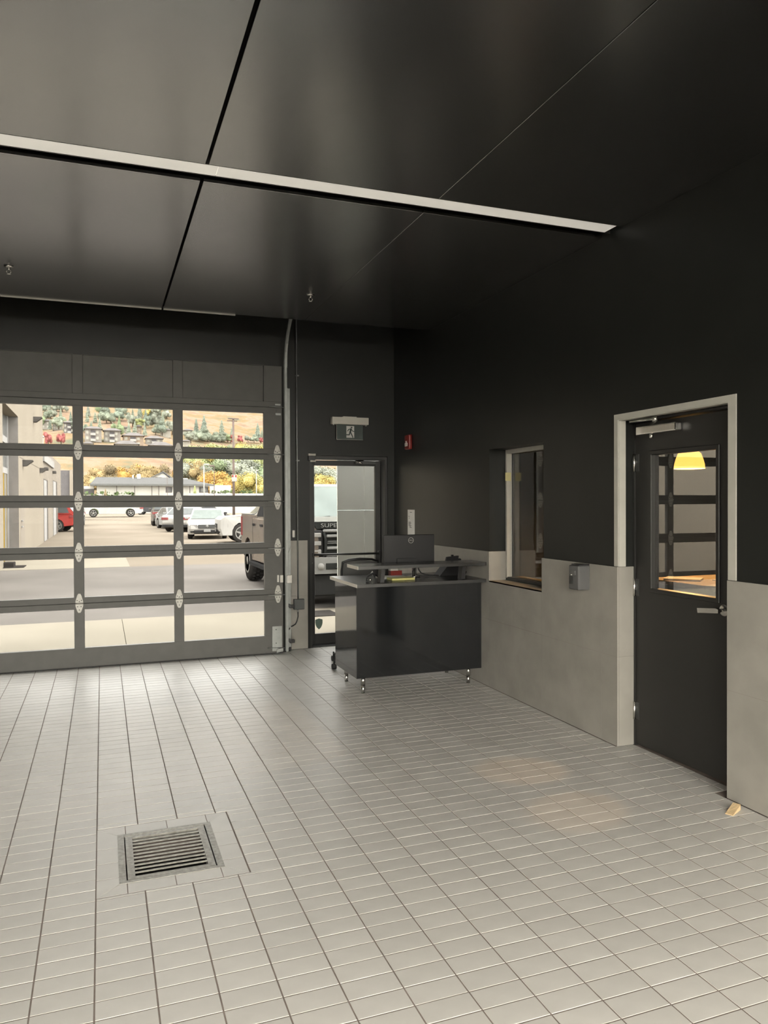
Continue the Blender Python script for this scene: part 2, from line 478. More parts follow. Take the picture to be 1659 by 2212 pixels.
for ya, yb in ((WY0, 5.59), (5.59, WY1)):
    panel(XR, XWP+0.002, ya+j, yb-j, 0.004, 0.606); panel(XR, XWP+0.002, ya+j, yb-j, 0.608, WZ0-j)
y = DY0
while y > YB:
    yb_ = max(y-1.2, YB)
    for z0, z1 in ((0.004, 0.607), (0.607, WT)): panel(XR, XWP+0.002, yb_+j, y-j, z0+j, z1-j)
    y = yb_
bm = new_bm()
for ya, yb in ((YB, DY0), (DY1, YF)): bx(bm, XR+0.0006, XWP, ya+0.001, yb, 0.6055, 0.6085)
obj('panel_joint', bm, M_GROUT, wr)
XD = 3.392                                   # door face
for z0, z1 in ((0.004, 0.607), (0.607, WT)):
    panel(XWP+0.003, XD-0.002, DY1, DY1+0.012, z0+j, z1-j); panel(XWP+0.003, XD-0.002, DY0-0.012, DY0, z0+j, z1-j)
panel(XWP+0.003, 3.415, WY1, WY1+0.012, WZ0, WT); panel(XWP+0.003, 3.415, WY0-0.012, WY0, WZ0, WT)
panel(XR, 3.56, WY0, WY1, WZ0-0.012, WZ0)

# ---- front wall: stub beside the overhead door, piece over the exit door, header
wf = structure('wall_front', 'charcoal front wall around the overhead door and glazed exit door', 'wall', (0, YF, 0))
bm = new_bm()
bx(bm, XL, 1.962, 8.300, 8.62, 3.175, ZTOP)               # header over the overhead door
bx(bm, XL, 1.962, 8.335, 8.62, 2.690, 3.175)               # lintel behind its top panes
bx(bm, 1.815, 1.962, 8.285, 8.62, 0, 2.69)                    # jamb behind the door edge
bx(bm, 1.962, 2.222, YF, 8.62, 0, ZTOP)                    # stub
bx(bm, 2.222, XR+0.012, YF, 8.62, 2.205, ZTOP)            # over the exit door
bx(bm, 3.172, XR+0.012, YF, 8.62, 0, 2.205)
bx(bm, XL, -2.27, 8.30, 8.62, 0, 2.69)
obj('wall_body', bm, M_WALL, wf)
for z0, z1 in ((0.004, 0.607), (0.607, WT+0.02)):
    bm = new_bm(); bx(bm, 1.990, 2.190, YF-0.012, YF, z0+j, z1-j, bev=0.001); obj('wainscot_panel', bm, M_WAIN, wf)

# ---- left and back walls (out of frame, they shade the room)
wl = structure('wall_left', 'charcoal left wall of the service lane', 'wall', (XL, 0, 0))
bm = new_bm(); bx(bm, XL-0.2, XL, YB-0.2, 8.62, 0, ZTOP); obj('wall_body', bm, M_WALL, wl)
wb = structure('wall_back', 'back wall of the lane around its open drive-in doorway', 'wall', (0, YB, 0))
bm = new_bm(); bx(bm, XL, -3.15, YB-0.2, YB, 0, ZTOP); bx(bm, 3.10, XR, YB-0.2, YB, 0, ZTOP); bx(bm, -3.15, 3.10, YB-0.2, YB, 3.40, ZTOP); obj('wall_body', bm, M_WALL, wb)
# glazed drive-in door at the back of the lane (unseen, enlarged for daylight)
d4 = thing('door_4', 'glazed drive-in door closing the back of the lane', 'garage door', (0, YB-0.1, 0), kind='structure')
M_REAR = glass('rear_door_glass', (0.95, 0.93, 0.885), ior=1.06)
for k in range(5):
    bm = new_bm(); bx(bm, -3.15+1.25*k+0.05, -3.15+1.25*(k+1)-0.05, YB-0.11, YB-0.10, 0.12, 3.34); obj('pane', bm, M_REAR, d4)
for k in range(6):
    bm = new_bm(); bx(bm, -3.15+1.25*k-0.05+ (0.05 if k==0 else 0), -3.15+1.25*k+0.05-(0.05 if k==5 else 0), YB-0.13, YB-0.08, 0, 3.40); obj('stile', bm, M_BLACKFRAME, d4)

# ================================================================== OVERHEAD DOOR
GY = 8.22
gd = thing('door_1', 'dark overhead sectional garage door with rows of glass panes', 'garage door', (-0.2, GY, 0), kind='structure')
cols_m = [-2.178, -1.200, -0.222, 0.756]         # centres of the vertical bars
XGR = 1.868
row_z = [0.202 + 0.5145*k for k in range(6)]     # bottoms of the pane rows
PH = 0.392
GYB = GY+0.050
# each section: bottom rail, top rail, stiles
for s in range(6):
    z0 = 0.010 if s == 0 else row_z[s]-0.0605
    z1 = row_z[s]+PH+0.060 if s < 5 else 3.168
    bm = new_bm(); bx(bm, -2.235, XGR, GY, GYB, z0+0.001, row_z[s], bev=0.002); obj('bottom_rail', bm, M_GDOOR, gd)
    bm = new_bm(); bx(bm, -2.235, XGR, GY, GYB, row_z[s]+PH, z1-0.001, bev=0.002); obj('top_rail', bm, M_GDOOR, gd)
    edges = [(-2.235, -2.134)] + [(c-0.049, c+0.049) for c in cols_m[1:]] + [(1.666, XGR)]
    for a, b in edges:
        bm = new_bm(); bx(bm, a, b, GY-0.004, GYB, row_z[s]-0.001, row_z[s]+PH+0.001, bev=0.002); obj('stile', bm, M_GDOOR, gd)
    for (a0, a1), (b0, b1) in zip(edges, edges[1:]):
        box_part('pane' if s < 5 else 'infill_panel', M_PANE if s < 5 else M_GDOOR, gd, (a1-0.008, b0+0.008, GY+0.022, GY+0.028, row_z[s]-0.008, row_z[s]+PH+0.008))
for s in range(1, 6):
    zc = row_z[s]-0.0605
    box_part('joint_seal', M_RUBBER, gd, (-2.235, XGR, GY+0.006, GYB-0.004, zc-0.010, zc+0.010))
bm = new_bm(); bx(bm, -2.235, XGR, GY+0.005, GYB, -0.001, 0.012); obj('bottom_seal', bm, M_RUBBER, gd)
# leaf hinges
def hinge_mesh(cx, cz, y, parent):
    up = [(-0.010, 0.098), (0.010, 0.098), (0.020, 0.080), (0.036, 0.022), (0.036, 0.006), (-0.036, 0.006), (-0.036, 0.022), (-0.020, 0.080)]
    lo = [(-0.010, -0.094), (0.010, -0.094), (0.020, -0.078), (0.036, -0.026), (0.036, -0.006), (-0.036, -0.006), (-0.036, -0.026), (-0.020, -0.078)]
    bm = new_bm()
    prism(bm, [(cx+a, cz+b) for a, b in up], 'y', y-0.010, y-0.004)
    prism(bm, [(cx+a, cz+b) for a, b in lo], 'y', y-0.010, y-0.004)
    h = obj('hinge', bm, M_HINGE, parent)
    bm = new_bm(); tube(bm, (cx-0.038, y-0.013, cz), (cx+0.038, y-0.013, cz), 0.008, n=10); obj('hinge_pin', bm, M_HINGE, h)
    bm = new_bm()
    for a, b in ((-0.020, 0.030), (0.020, 0.030), (0.0, 0.020), (0.0, -0.065), (-0.016, -0.032), (0.016, -0.032)):
        tube(bm, (cx+a, y-0.013, cz+b), (cx+a, y-0.009, cz+b), 0.0052, n=8)
    obj('hinge_screws', bm, M_DARKHOLE, h)
for s in range(1, 5):
    zc = row_z[s]-0.0605
    for c in cols_m[1:] + [1.812]:
        hinge_mesh(c, zc, GY, gd)
    bm = new_bm(); tube(bm, (1.700, GY-0.020, zc-0.006), (1.895, GY-0.020, zc-0.006), 0.0055, n=8); obj('roller_shaft', bm, M_GALV, gd)
# top roller bracket
zt = row_z[5]-0.060
tb = box_part('top_bracket', M_GALV, gd, (1.790, 1.850, GY-0.016, GY-0.004, zt+0.020, zt+0.036))
bm = new_bm(); prism(bm, [(1.812, zt-0.018), (1.868, zt-0.018), (1.852, zt-0.066), (1.796, zt-0.066)], 'y', GY-0.018, GY-0.006); obj('top_bracket_plate', bm, M_GDOOR, gd)
box_part('top_bracket_foot', M_GALV, gd, (1.794, 1.852, GY-0.020, GY-0.006, zt-0.088, zt-0.066))
bm = new_bm(); tube(bm, (1.725, GY-0.020, zt+0.005), (1.895, GY-0.020, zt-0.002), 0.005, n=8); obj('roller_shaft', bm, M_GALV, gd)
# bottom bracket
bb = box_part('bottom_bracket', M_GALV, gd, (1.742, 1.853, GY-0.012, GY-0.003, 0.030, 0.305), bev=0.002)
bm = new_bm()
for z in (0.268, 0.118): tube(bm, (1.786, GY-0.016, z), (1.786, GY-0.010, z), 0.006, n=8)
obj('bracket_screws', bm, M_DARKHOLE, bb)
bm = new_bm(); tube(bm, (1.692, GY-0.024, 0.072), (1.880, GY-0.024, 0.062), 0.006, n=8); obj('roller_shaft', bm, M_GALV, gd)
bm = new_bm(); prism(bm, [(1.790, 0.048), (1.862, 0.062), (1.862, 0.030), (1.790, 0.012)], 'y', GY-0.03, GY-0.012); obj('cable_clevis', bm, M_GALV, gd)
# door contact
for a, b, z0, z1 in ((1.800, 1.822, 0.790, 0.868), (1.833, 1.868, 0.785, 0.866)):
    bm = new_bm(); bx(bm, a, b, GY-0.022, GY-0.004, z0, z1, bev=0.003); obj('door_contact', bm, M_WHITEPLASTIC, gd)

# ---- the track
tk = thing('door_track', 'galvanised vertical roller track curving up beside the overhead door', 'track', (1.905, 8.17, 0))
bm = new_bm()
pts = [(8.165, z) for z in (0.03, 0.6, 1.2, 1.8, 2.4, 2.9, 3.12)]
for k in range(1, 11):
    a = k/10*PI/2
    pts.append((8.165-0.62*(1-math.cos(a)), 3.12+0.62*math.sin(a)))
for y, z in ((7.0, 3.74), (6.2, 3.74)): pts.append((y, z))
def sweep_channel(bm, pts, xa, xb, t):
    """a C channel: web at xb, two flanges reaching to xa"""
    prev = None
    for i, (y, z) in enumerate(pts):
        d = Vector((pts[min(i+1, len(pts)-1)][0]-pts[max(i-1, 0)][0], pts[min(i+1, len(pts)-1)][1]-pts[max(i-1, 0)][1])).normalized()
        nx, nz = -d[1], d[0]
        ring = []
        for (x, off) in ((xa, -0.024), (xb, -0.024), (xb, 0.024), (xa, 0.024), (xa, 0.024-t), (xb-t, 0.024-t), (xb-t, -0.024+t), (xa, -0.024+t)):
            ring.append(bm.verts.new((x, y+nx*off, z+nz*off)))
        if prev:
            for k in range(8): bm.faces.new((prev[k], prev[(k+1) % 8], ring[(k+1) % 8], ring[k]))
        else: bm.faces.new(ring)
        prev = ring
    bm.faces.new(prev)
sweep_channel(bm, pts, 1.884, 1.910, 0.003)
obj('roller_channel', bm, M_GALV, tk)
bm = new_bm(); bx(bm, 1.925, 1.962, 8.235, 8.240, 0.06, 2.93); bx(bm, 1.922, 1.926, 8.190, 8.240, 0.06, 2.93)
obj('mounting_angle', bm, M_GALV, tk)
bm = new_bm(); bx(bm, 1.930, 1.944, 8.27, 8.30, 3.18, 3.40); obj('flag_bracket', bm, M_GALV, tk)
bm = new_bm(); bx(bm, 1.890, 1.945, 8.11, 8.141, 0.785, 0.868, bev=0.003); obj('contact_magnet', bm, M_WHITEPLASTIC, tk)
for z in (0.520, 0.135):
    bm = new_bm(); bx(bm, 1.928, 1.985, 8.15, 8.20, z-0.018, z+0.018, bev=0.008, seg=2); bx(bm, 1.912, 1.935, 8.16, 8.19, z-0.005, z+0.028)
    obj('photo_eye', bm, M_BLACKPLASTIC, tk)
bm = new_bm(); path(bm, [(1.945, 8.18, 1.17), (1.935, 8.18, 1.14), (1.918, 8.18, 1.11)], 0.003, 6); obj('bracket_stay', bm, M_GALV, tk)
bm = new_bm(); bx(bm, 1.964, 1.990, 8.34, 8.379, 0.004, 0.24); obj('kick_block', bm, M_BLACKPLASTIC, tk)

# ---- conduit with junction box on the stub wall
cd = thing('electrical_conduit', 'thin metal conduit running down the stub wall into a grey box', 'conduit', (2.068, 8.35, 0.46))
bm = new_bm(); tube(bm, (2.072, 8.352, 0.57), (2.066, 8.352, 4.2), 0.0085, n=10); obj('pipe', bm, M_GALV, cd)
M_GREYBOX = mat('grey_pvc_box', (0.085, 0.09, 0.088), rough=0.55)
bm = new_bm(); bx(bm, 2.018, 2.138, 8.318, 8.367, 0.458, 0.575, bev=0.006, seg=2); jb = obj('junction_box', bm, M_GREYBOX, cd)
bm = new_bm(); bx(bm, 2.024, 2.132, 8.312, 8.318, 0.464, 0.569, bev=0.002); obj('box_cover', bm, M_GREYBOX, jb)
bm = new_bm(); tube(bm, (2.066, 8.34, 0.458), (2.066, 8.34, 0.425), 0.010, n=10); obj('gland', bm, M_GALV, cd)
bm = new_bm(); path(bm, [(2.066, 8.34, 0.43), (2.067, 8.338, 0.38), (2.055, 8.335, 0.33), (2.035, 8.33, 0.295), (2.00, 8.31, 0.28), (1.96, 8.27, 0.275), (1.93, 8.2, 0.262)], 0.0065, 8); obj('flex_cable', bm, M_BLACKPLASTIC, cd)
for z in (2.14, 3.10):
    bm = new_bm(); bx(bm, 2.058, 2.098, 8.348, 8.372, z-0.008, z+0.008, bev=0.003); obj('strap', bm, M_GALV, cd)
bm = new_bm(); bx(bm, 2.012, 2.042, 8.358, 8.379, 1.272, 1.352, bev=0.004)
solo('door_sensor', bm, M_WHITEPLASTIC, 'small white plastic sensor on the stub wall above the grey panel', 'sensor', (2.027, 8.379, 1.272))

# ================================================================== EXIT DOOR
ED = 8.535
ed = thing('door_2', 'black framed glass exit door with push bar in the front wall', 'door', (2.70, ED, 0), kind='structure')
bm = new_bm()
bx(bm, 2.224, 2.250, 8.39, 8.60, 0, 2.20); bx(bm, 3.140, 3.170, 8.39, 8.60, 0, 2.20); bx(bm, 2.250, 3.140, 8.39, 8.60, 2.165, 2.20)
obj('door_frame', bm, M_BLACKFRAME, ed)
for nm, d in (('stile', (2.252, 2.318, ED, ED+0.045, 0.012, 2.16)), ('stile', (3.072, 3.138, ED, ED+0.045, 0.012, 2.16)), ('top_rail', (2.318, 3.072, ED, ED+0.045, 2.098, 2.16)), ('bottom_rail', (2.318, 3.072, ED, ED+0.045, 0.012, 0.133))):
    bm = new_bm(); bx(bm, *d, bev=0.003); obj(nm, bm, M_BLACKFRAME, ed)
gl = box_part('pane', M_DGLASS, ed, (2.310, 3.080, ED+0.018, ED+0.026, 0.125, 2.106))
bm = new_bm(); tube(bm, (2.30, ED-0.045, 1.060), (3.10, ED-0.045, 1.056), 0.013, n=10)
for x in (2.285, 3.105): bx(bm, x-0.012, x+0.012, ED-0.058, ED, 1.035, 1.085, bev=0.004)
obj('push_bar', bm, M_BLACKFRAME, ed)
bm = new_bm(); tube(bm, (2.272, ED-0.012, 0.965), (2.272, ED, 0.965), 0.018, n=18); obj('lock_cylinder', bm, M_STEEL, ed)
bm = new_bm(); tube(bm, (2.270, ED-0.008, 1.235), (2.270, ED, 1.235), 0.010, n=12); obj('lock_turn', bm, M_STEEL, ed)
M_DARKMETAL = mat('dark_bronze_metal', (0.06, 0.062, 0.06), rough=0.35, metal=0.3)
bm = new_bm(); bx(bm, 2.80, 3.06, ED-0.06, ED-0.002, 2.112, 2.155, bev=0.006); cl = obj('door_closer', bm, M_DARKMETAL, ed)
bm = new_bm(); path(bm, [(2.90, 8.47, 2.16), (2.79, 8.42, 2.150), (2.86, 8.385, 2.118)], 0.007, 8); obj('closer_arm', bm, M_STEEL, cl)
M_SHIELD = mat('green_shield_decal', (0.11, 0.16, 0.13), rough=0.5)
pts = [(0, 0.022), (0.045, 0.008), (0.086, -0.004), (0.090, -0.07), (0.078, -0.125), (0.05, -0.18), (0.0, -0.225)]
sc = 0.50
poly = [(2.369+p[0]*sc, 0.298+p[1]*sc*1.05) for p in pts] + [(2.369-p[0]*sc, 0.298+p[1]*sc*1.05) for p in pts[-2:0:-1]]
bm = new_bm(); prism(bm, poly, 'y', ED+0.014, ED+0.0175); sh = obj('shield_decal', bm, M_SHIELD, ed); sh['label'] = 'dark green shield decal'
bm = new_bm(); bx(bm, 2.22, 3.17, 8.40, 8.62, -0.004, 0.010); obj('threshold', bm, M_DARKMETAL, ed)

# exit sign, camera like sensor and small fittings over the door
M_SIGNBODY = mat('cream_sign_body', (0.52, 0.50, 0.44), rough=0.45)
M_SIGNGREEN = mat('edge_lit_green_acrylic', (0.045, 0.06, 0.054), rough=0.25, spec=0.4)
M_SIGNWHITE = mat('pictogram_white', (0.50, 0.50, 0.47), rough=0.4)
M_SIGNDARK = mat('pictogram_green', (0.02, 0.035, 0.03), rough=0.4)
es = thing('exit_sign', 'running man exit sign hanging from a cream body over the exit door', 'exit sign', (2.69, 8.33, 2.39))
bm = new_bm(); bx(bm, 2.468, 2.908, 8.290, 8.379, 2.563, 2.645, bev=0.004); bx(bm, 2.60, 2.76, 8.29, 8.379, 2.644, 2.652); obj('sign_body', bm, M_SIGNBODY, es)
for x in (2.487, 2.880):
    bm = new_bm(); tube(bm, (x, 8.31, 2.563), (x, 8.31, 2.550), 0.008, n=10); obj('sign_stud', bm, M_WHITEPLASTIC, es)
bm = new_bm(); bx(bm, 2.530, 2.850, 8.331, 8.337, 2.388, 2.563, bev=0.001); pn = obj('sign_panel', bm, M_SIGNGREEN, es)
bm = new_bm(); bx(bm, 2.648, 2.742, 8.3285, 8.3308, 2.412, 2.548); obj('pictogram_field', bm, M_SIGNWHITE, pn)
bm = new_bm(); bx(bm, 2.530, 2.850, 8.3295, 8.3309, 2.388, 2.391); bx(bm, 2.530, 2.533, 8.3295, 8.3309, 2.391, 2.563); obj('polished_edge', bm, M_TRIMGREY, pn)
def limb(bm, pts, w):
    for (a, b) in zip(pts, pts[1:]):
        a = Vector(a); b = Vector(b); d = (b-a).normalized(); q = Vector((-d[1], d[0]))*w/2
        a2 = a-d*w*0.25; b2 = b+d*w*0.25
        prism(bm, [tuple(a2+q), tuple(b2+q), tuple(b2-q), tuple(a2-q)], 'y', 8.3268, 8.3284)
bm = new_bm()
tube(bm, (2.711, 8.3268, 2.531), (2.711, 8.3284, 2.531), 0.0095, n=14)
limb(bm, [(2.703, 2.515), (2.693, 2.472)], 0.019)
limb(bm, [(2.706, 2.512), (2.722, 2.490), (2.742, 2.486)], 0.009)
limb(bm, [(2.700, 2.514), (2.674, 2.508), (2.662, 2.488)], 0.009)
limb(bm, [(2.697, 2.475), (2.712, 2.448), (2.726, 2.416)], 0.012)
limb(bm, [(2.690, 2.475), (2.682, 2.446), (2.650, 2.446)], 0.012)
obj('running_man', bm, M_SIGNDARK, pn)
sn = thing('motion_sensor', 'small dark motion sensor with pale clips above the exit door', 'sensor', (2.24, 8.36, 2.12))
bm = new_bm(); bx(bm, 2.200, 2.282, 8.35, 8.379, 2.142, 2.198, bev=0.004); obj('sensor_body', bm, M_BLACKPLASTIC, sn)
for d in ((2.198, 2.284, 8.335, 8.379, 2.198, 2.222), (2.220, 2.284, 8.335, 8.379, 2.128, 2.146)):
    bm = new_bm(); bx(bm, *d, bev=0.003); obj('sensor_clip', bm, M_SIGNBODY, sn)

# ================================================================== RIGHT WALL FITTINGS
# grey angle trim round the door recess
t2 = structure('trim_2', 'pale grey metal angle framing the office door recess', 'trim', (XR, 3.72, 1.22))
for d in ((XWP-0.006, XWP, DY1, 4.256, WT+0.002, 2.242), (XWP-0.006, XWP, 3.205, DY0, WT+0.002, 2.242), (XWP-0.006, XWP, DY0, DY1, DZ, 2.242),
          (XWP, XWP+0.055, DY1-0.005, DY1+0.010, WT+0.002, DZ), (XWP, XWP+0.055, DY0-0.010, DY0+0.005, WT+0.002, DZ), (XWP, XWP+0.055, DY0, DY1, DZ-0.005, DZ)):
    box_part('trim_strip', M_TRIMGREY, t2, d)
# the office door
od = thing('door_3', 'charcoal office door with tall glass lite and lever handle', 'door', (XD, 3.74, 0), kind='structure')
bm = new_bm()
bx(bm, XD-0.075, XB-0.002, DY1+0.0125, DY1+0.04, WT+0.004, DZ-0.006); bx(bm, XD-0.012, XD+0.06, DY1-0.008, DY1+0.012, 0, DZ-0.006); bx(bm, XD-0.012, XD+0.06, DY0-0.012, DY0+0.030, 0, DZ-0.006); bx(bm, XD-0.06, XD+0.06, DY0+0.03, DY1-0.008, DZ-0.020, DZ-0.006)
obj('door_frame', bm, M_BLACKFRAME, od)
M_DOOR = mat('charcoal_door_paint', (0.022, 0.0215, 0.0195), rough=0.42, spec=0.5, vary=0.06, vscale=2.5, bump=0.02, bscale=200)
LY0, LY1 = 3.296, 4.204
GLY0, GLY1, GLZ0, GLZ1 = 3.482, 4.050, 1.078, 1.968
bm = new_bm()
bx(bm, XD, XD+0.045, LY0, GLY0-0.0, 0.014, 2.180); bx(bm, XD, XD+0.045, GLY1, LY1, 0.014, 2.180)
bx(bm, XD, XD+0.045, GLY0, GLY1, 0.014, GLZ0); bx(bm, XD, XD+0.045, GLY0, GLY1, GLZ1, 2.180)
obj('door_leaf', bm, M_DOOR, od)
bm = new_bm()
for d in ((GLY0-0.022, GLY0+0.006, GLZ0-0.022, GLZ1+0.022), (GLY1-0.006, GLY1+0.022, GLZ0-0.022, GLZ1+0.022), (GLY0, GLY1, GLZ0-0.022, GLZ0+0.006), (GLY0, GLY1, GLZ1-0.006, GLZ1+0.022)):
    bx(bm, XD-0.010, XD+0.055, d[0], d[1], d[2], d[3], bev=0.003)
obj('glazing_bead', bm, M_DOOR, od)
bm = new_bm(); prism(bm, [(XD+0.017, GLY0), (XD+0.021, GLY0), (XD+0.0265, GLY1), (XD+0.0225, GLY1)], 'z', GLZ0, GLZ1); obj('pane', bm, M_FILMGLASS, od)
for z in (1.918, 1.075, 0.238):
    bm = new_bm(); tube(bm, (XD-0.010, DY1-0.004, z-0.060), (XD-0.010, DY1-0.004, z+0.060), 0.0095, n=12); hg = obj('hinge', bm, M_STEEL, od)
    bm = new_bm(); bx(bm, XD-0.004, XD+0.002, LY1-0.030, LY1+0.004, z-0.057, z+0.057); obj('hinge_leaf', bm, M_DARKMETAL, hg)
bm = new_bm(); lathe(bm, [(0.001, -0.012), (0.030, -0.012), (0.036, -0.006), (0.036, 0.0)], (XD-0.001, 3.425, 1.020), axis='x', n=28); hd = obj('handle_rose', bm, M_STEEL, od)
bm = new_bm(); tube(bm, (XD-0.012, 3.425, 1.020), (XD-0.060, 3.425, 1.020), 0.011, n=14)
prism(bm, [(3.410, 1.008), (3.430, 1.005), (3.570, 0.990), (3.575, 1.018), (3.430, 1.034), (3.410, 1.030)], 'x', XD-0.066, XD-0.050)
obj('lever', bm, M_STEEL, hd)
bm = new_bm(); bx(bm, XD-0.052, XD-0.001, 3.770, 4.150, 2.098, 2.152, bev=0.008, seg=2); cl = obj('door_closer', bm, M_STEEL, od)
bm = new_bm(); tube(bm, (XD-0.028, 4.02, 2.098), (XD-0.028, 4.02, 2.070), 0.013, n=12); obj('closer_spindle', bm, M_STEEL, cl)
bm = new_bm(); path(bm, [(XD-0.03, 4.02, 2.158), (XD-0.07, 3.93, 2.172), (XD-0.10, 3.90, 2.176)], 0.010, 8); path(bm, [(XD-0.10, 3.90, 2.182), (XD-0.09, 4.02, 2.186), (XD-0.075, 4.17, 2.190)], 0.010, 8)
tube(bm, (XD-0.10, 3.90, 2.165), (XD-0.10, 3.90, 2.195), 0.017, n=12)
obj('closer_arm', bm, M_STEEL, cl)

# pass-through window
wn = thing('window_1', 'sliding pass-through office window in a pale frame', 'window', (3.48, 5.58, WZ0), kind='structure')
for nm, d in (('jamb', (3.420, 3.474, WY1-0.014, WY1+0.011, WZ0+0.02, WZ1)), ('jamb', (3.420, 3.474, WY0-0.011, WY0+0.014, WZ0+0.02, WZ1)), ('head', (3.420, 3.474, WY0+0.014, WY1-0.014, WZ1-0.036, WZ1))):
    bm = new_bm(); bx(bm, *d, bev=0.002); obj(nm, bm, M_TRIMGREY, wn)
for nm, d in (('gasket', (3.475, 3.499, WY1-0.020, WY1+0.011, WZ0+0.02, WZ1)), ('sill_track', (3.425, 3.50, WY0, WY1, WZ0+0.0005, WZ0+0.028))):
    bm = new_bm(); bx(bm, *d, bev=0.002); obj(nm, bm, M_DARKMETAL, wn)
box_part('pane', M_WINGLASS, wn, (3.484, 3.490, WY0+0.002, WY1-0.020, WZ0+0.028, WZ1-0.037))
M_NOTE = mat('yellow_note', (0.62, 0.56, 0.28), rough=0.8)
bm = new_bm(); bx(bm, 3.405, 3.462, WY1-0.0165, WY1-0.0145, 1.850, 1.925)
solo('sticky_note', bm, M_NOTE, 'yellow sticky note on the pass-through window frame', 'note', (3.433, WY1-0.0145, 1.85))

# fire alarm pull, notice, sanitizer
M_RED = mat('alarm_red', (0.20, 0.012, 0.008), rough=0.35)
fa = thing('fire_alarm_pull', 'red fire alarm pull station high on the wall near the corner', 'fire alarm', (XWP, 7.88, 2.26))
bm = new_bm(); bx(bm, XWP-0.045, XWP-0.0005, 7.815, 7.945, 2.258, 2.422, bev=0.014, seg=3); ab = obj('alarm_body', bm, M_RED, fa)
bm = new_bm(); bx(bm, XWP-0.056, XWP-0.044, 7.845, 7.912, 2.292, 2.330, bev=0.004); bx(bm, XWP-0.056, XWP-0.044, 7.868, 7.890, 2.33, 2.352, bev=0.003); obj('pull_handle', bm, M_WHITEPLASTIC, fa)
M_PAPER = mat('white_paper', (0.74, 0.73, 0.70), rough=0.8)
M_INK = mat('black_ink', (0.10, 0.10, 0.10), rough=0.8)
nt_ = thing('paper_notice', 'white paper notice taped to the dark wall behind the monitor', 'notice', (XWP, 7.86, 1.30))
bm = new_bm(); bx(bm, XWP-0.003, XWP-0.0005, 7.757, 7.957, 1.296, 1.580); obj('sheet', bm, M_PAPER, nt_)
for k, (z, a, b) in enumerate(((1.552, 7.83, 7.89), (1.505, 7.90, 7.93), (1.485, 7.90, 7.92), (1.440, 7.86, 7.93), (1.428, 7.85, 7.93), (1.416, 7.87, 7.93), (1.404, 7.85, 7.93), (1.392, 7.86, 7.91), (1.380, 7.84, 7.90))):
    bm = new_bm(); bx(bm, XWP-0.0036, XWP-0.003, a, b, z-0.003, z+0.003); obj('text_line', bm, M_INK, nt_)
M_DISP = mat('dispenser_grey', (0.10, 0.10, 0.10), rough=0.38)
M_DISPDARK = mat('dispenser_window', (0.03, 0.032, 0.032), rough=0.2)
sd = thing('soap_dispenser', 'grey wall mounted hand sanitizer dispenser beside the office door', 'dispenser', (XR, 4.58, 1.02))
bm = new_bm(); bx(bm, XR-0.10, XR-0.0005, 4.515, 4.635, 1.030, 1.204, bev=0.012, seg=3); db = obj('dispenser_body', bm, M_DISP, sd)
bm = new_bm(); bx(bm, XR-0.104, XR-0.099, 4.580, 4.622, 1.070, 1.125, bev=0.002); obj('refill_window', bm, M_DISPDARK, db)
bm = new_bm(); bx(bm, XR-0.106, XR-0.099, 4.545, 4.605, 1.135, 1.170, bev=0.003); obj('push_lever', bm, M_DISP, db)
bm = new_bm(); tube(bm, (XR-0.112, 4.588, 1.136), (XR-0.104, 4.588, 1.136), 0.004, n=10); obj('indicator', bm, M_WHITEPLASTIC, db)
bm = new_bm(); bx(bm, XR-0.085, XR-0.0005, 4.525, 4.62, 1.2045, 1.212); obj('hinged_lid', bm, M_BLACKPLASTIC, sd)

# wooden door wedge
M_WOOD = mat('raw_pine', (0.62, 0.46, 0.26), rough=0.65, vary=0.18, vscale=30, stretch=(1, 6, 1))
bm = new_bm()
prism(bm, [(0, 0.0005), (0.11, 0.0005), (0.11, 0.030), (0.0, 0.004)], 'x', -0.02, 0.02)
bmesh.ops.rotate(bm, verts=bm.verts, cent=(0, 0, 0), matrix=Matrix.Rotation(math.radians(-65), 3, 'Z'))
bmesh.ops.translate(bm, verts=bm.verts, vec=(3.085, 3.085, 0))
solo('door_wedge', bm, M_WOOD, 'pale wooden door wedge on the tiles beside the office door', 'door wedge', (3.14, 3.1, 0.0005))

# sprinkler heads
def sprinkler(x, y, label):
    t = thing('sprinkler_head', label, 'sprinkler', (x, y, ZC), group='ceiling sprinklers')
    bm = new_bm(); lathe(bm, [(0.012, 0.0), (0.034, -0.001), (0.036, -0.006), (0.012, -0.010)], (x, y, ZC-0.0005), n=20); obj('escutcheon', bm, M_STEEL, t)
    bm = new_bm(); tube(bm, (x, y, ZC-0.01), (x, y, ZC-0.030), 0.008, n=10)
    path(bm, [(x-0.010, y, ZC-0.028), (x-0.016, y, ZC-0.045), (x, y, ZC-0.062)], 0.003, 6); path(bm, [(x+0.010, y, ZC-0.028), (x+0.016, y, ZC-0.045), (x, y, ZC-0.062)], 0.003, 6)
    obj('sprinkler_frame', bm, M_STEEL, t)
    bm = new_bm(); lathe(bm, [(0.004, 0), (0.018, -0.001), (0.018, -0.003), (0.004, -0.004)], (x, y, ZC-0.060), n=16); obj('deflector', bm, M_STEEL, t)
sprinkler(-0.653, 6.44, 'chrome ceiling sprinkler head left of the ceiling joint')
sprinkler(1.723, 6.43, 'chrome ceiling sprinkler head above the garage door track')

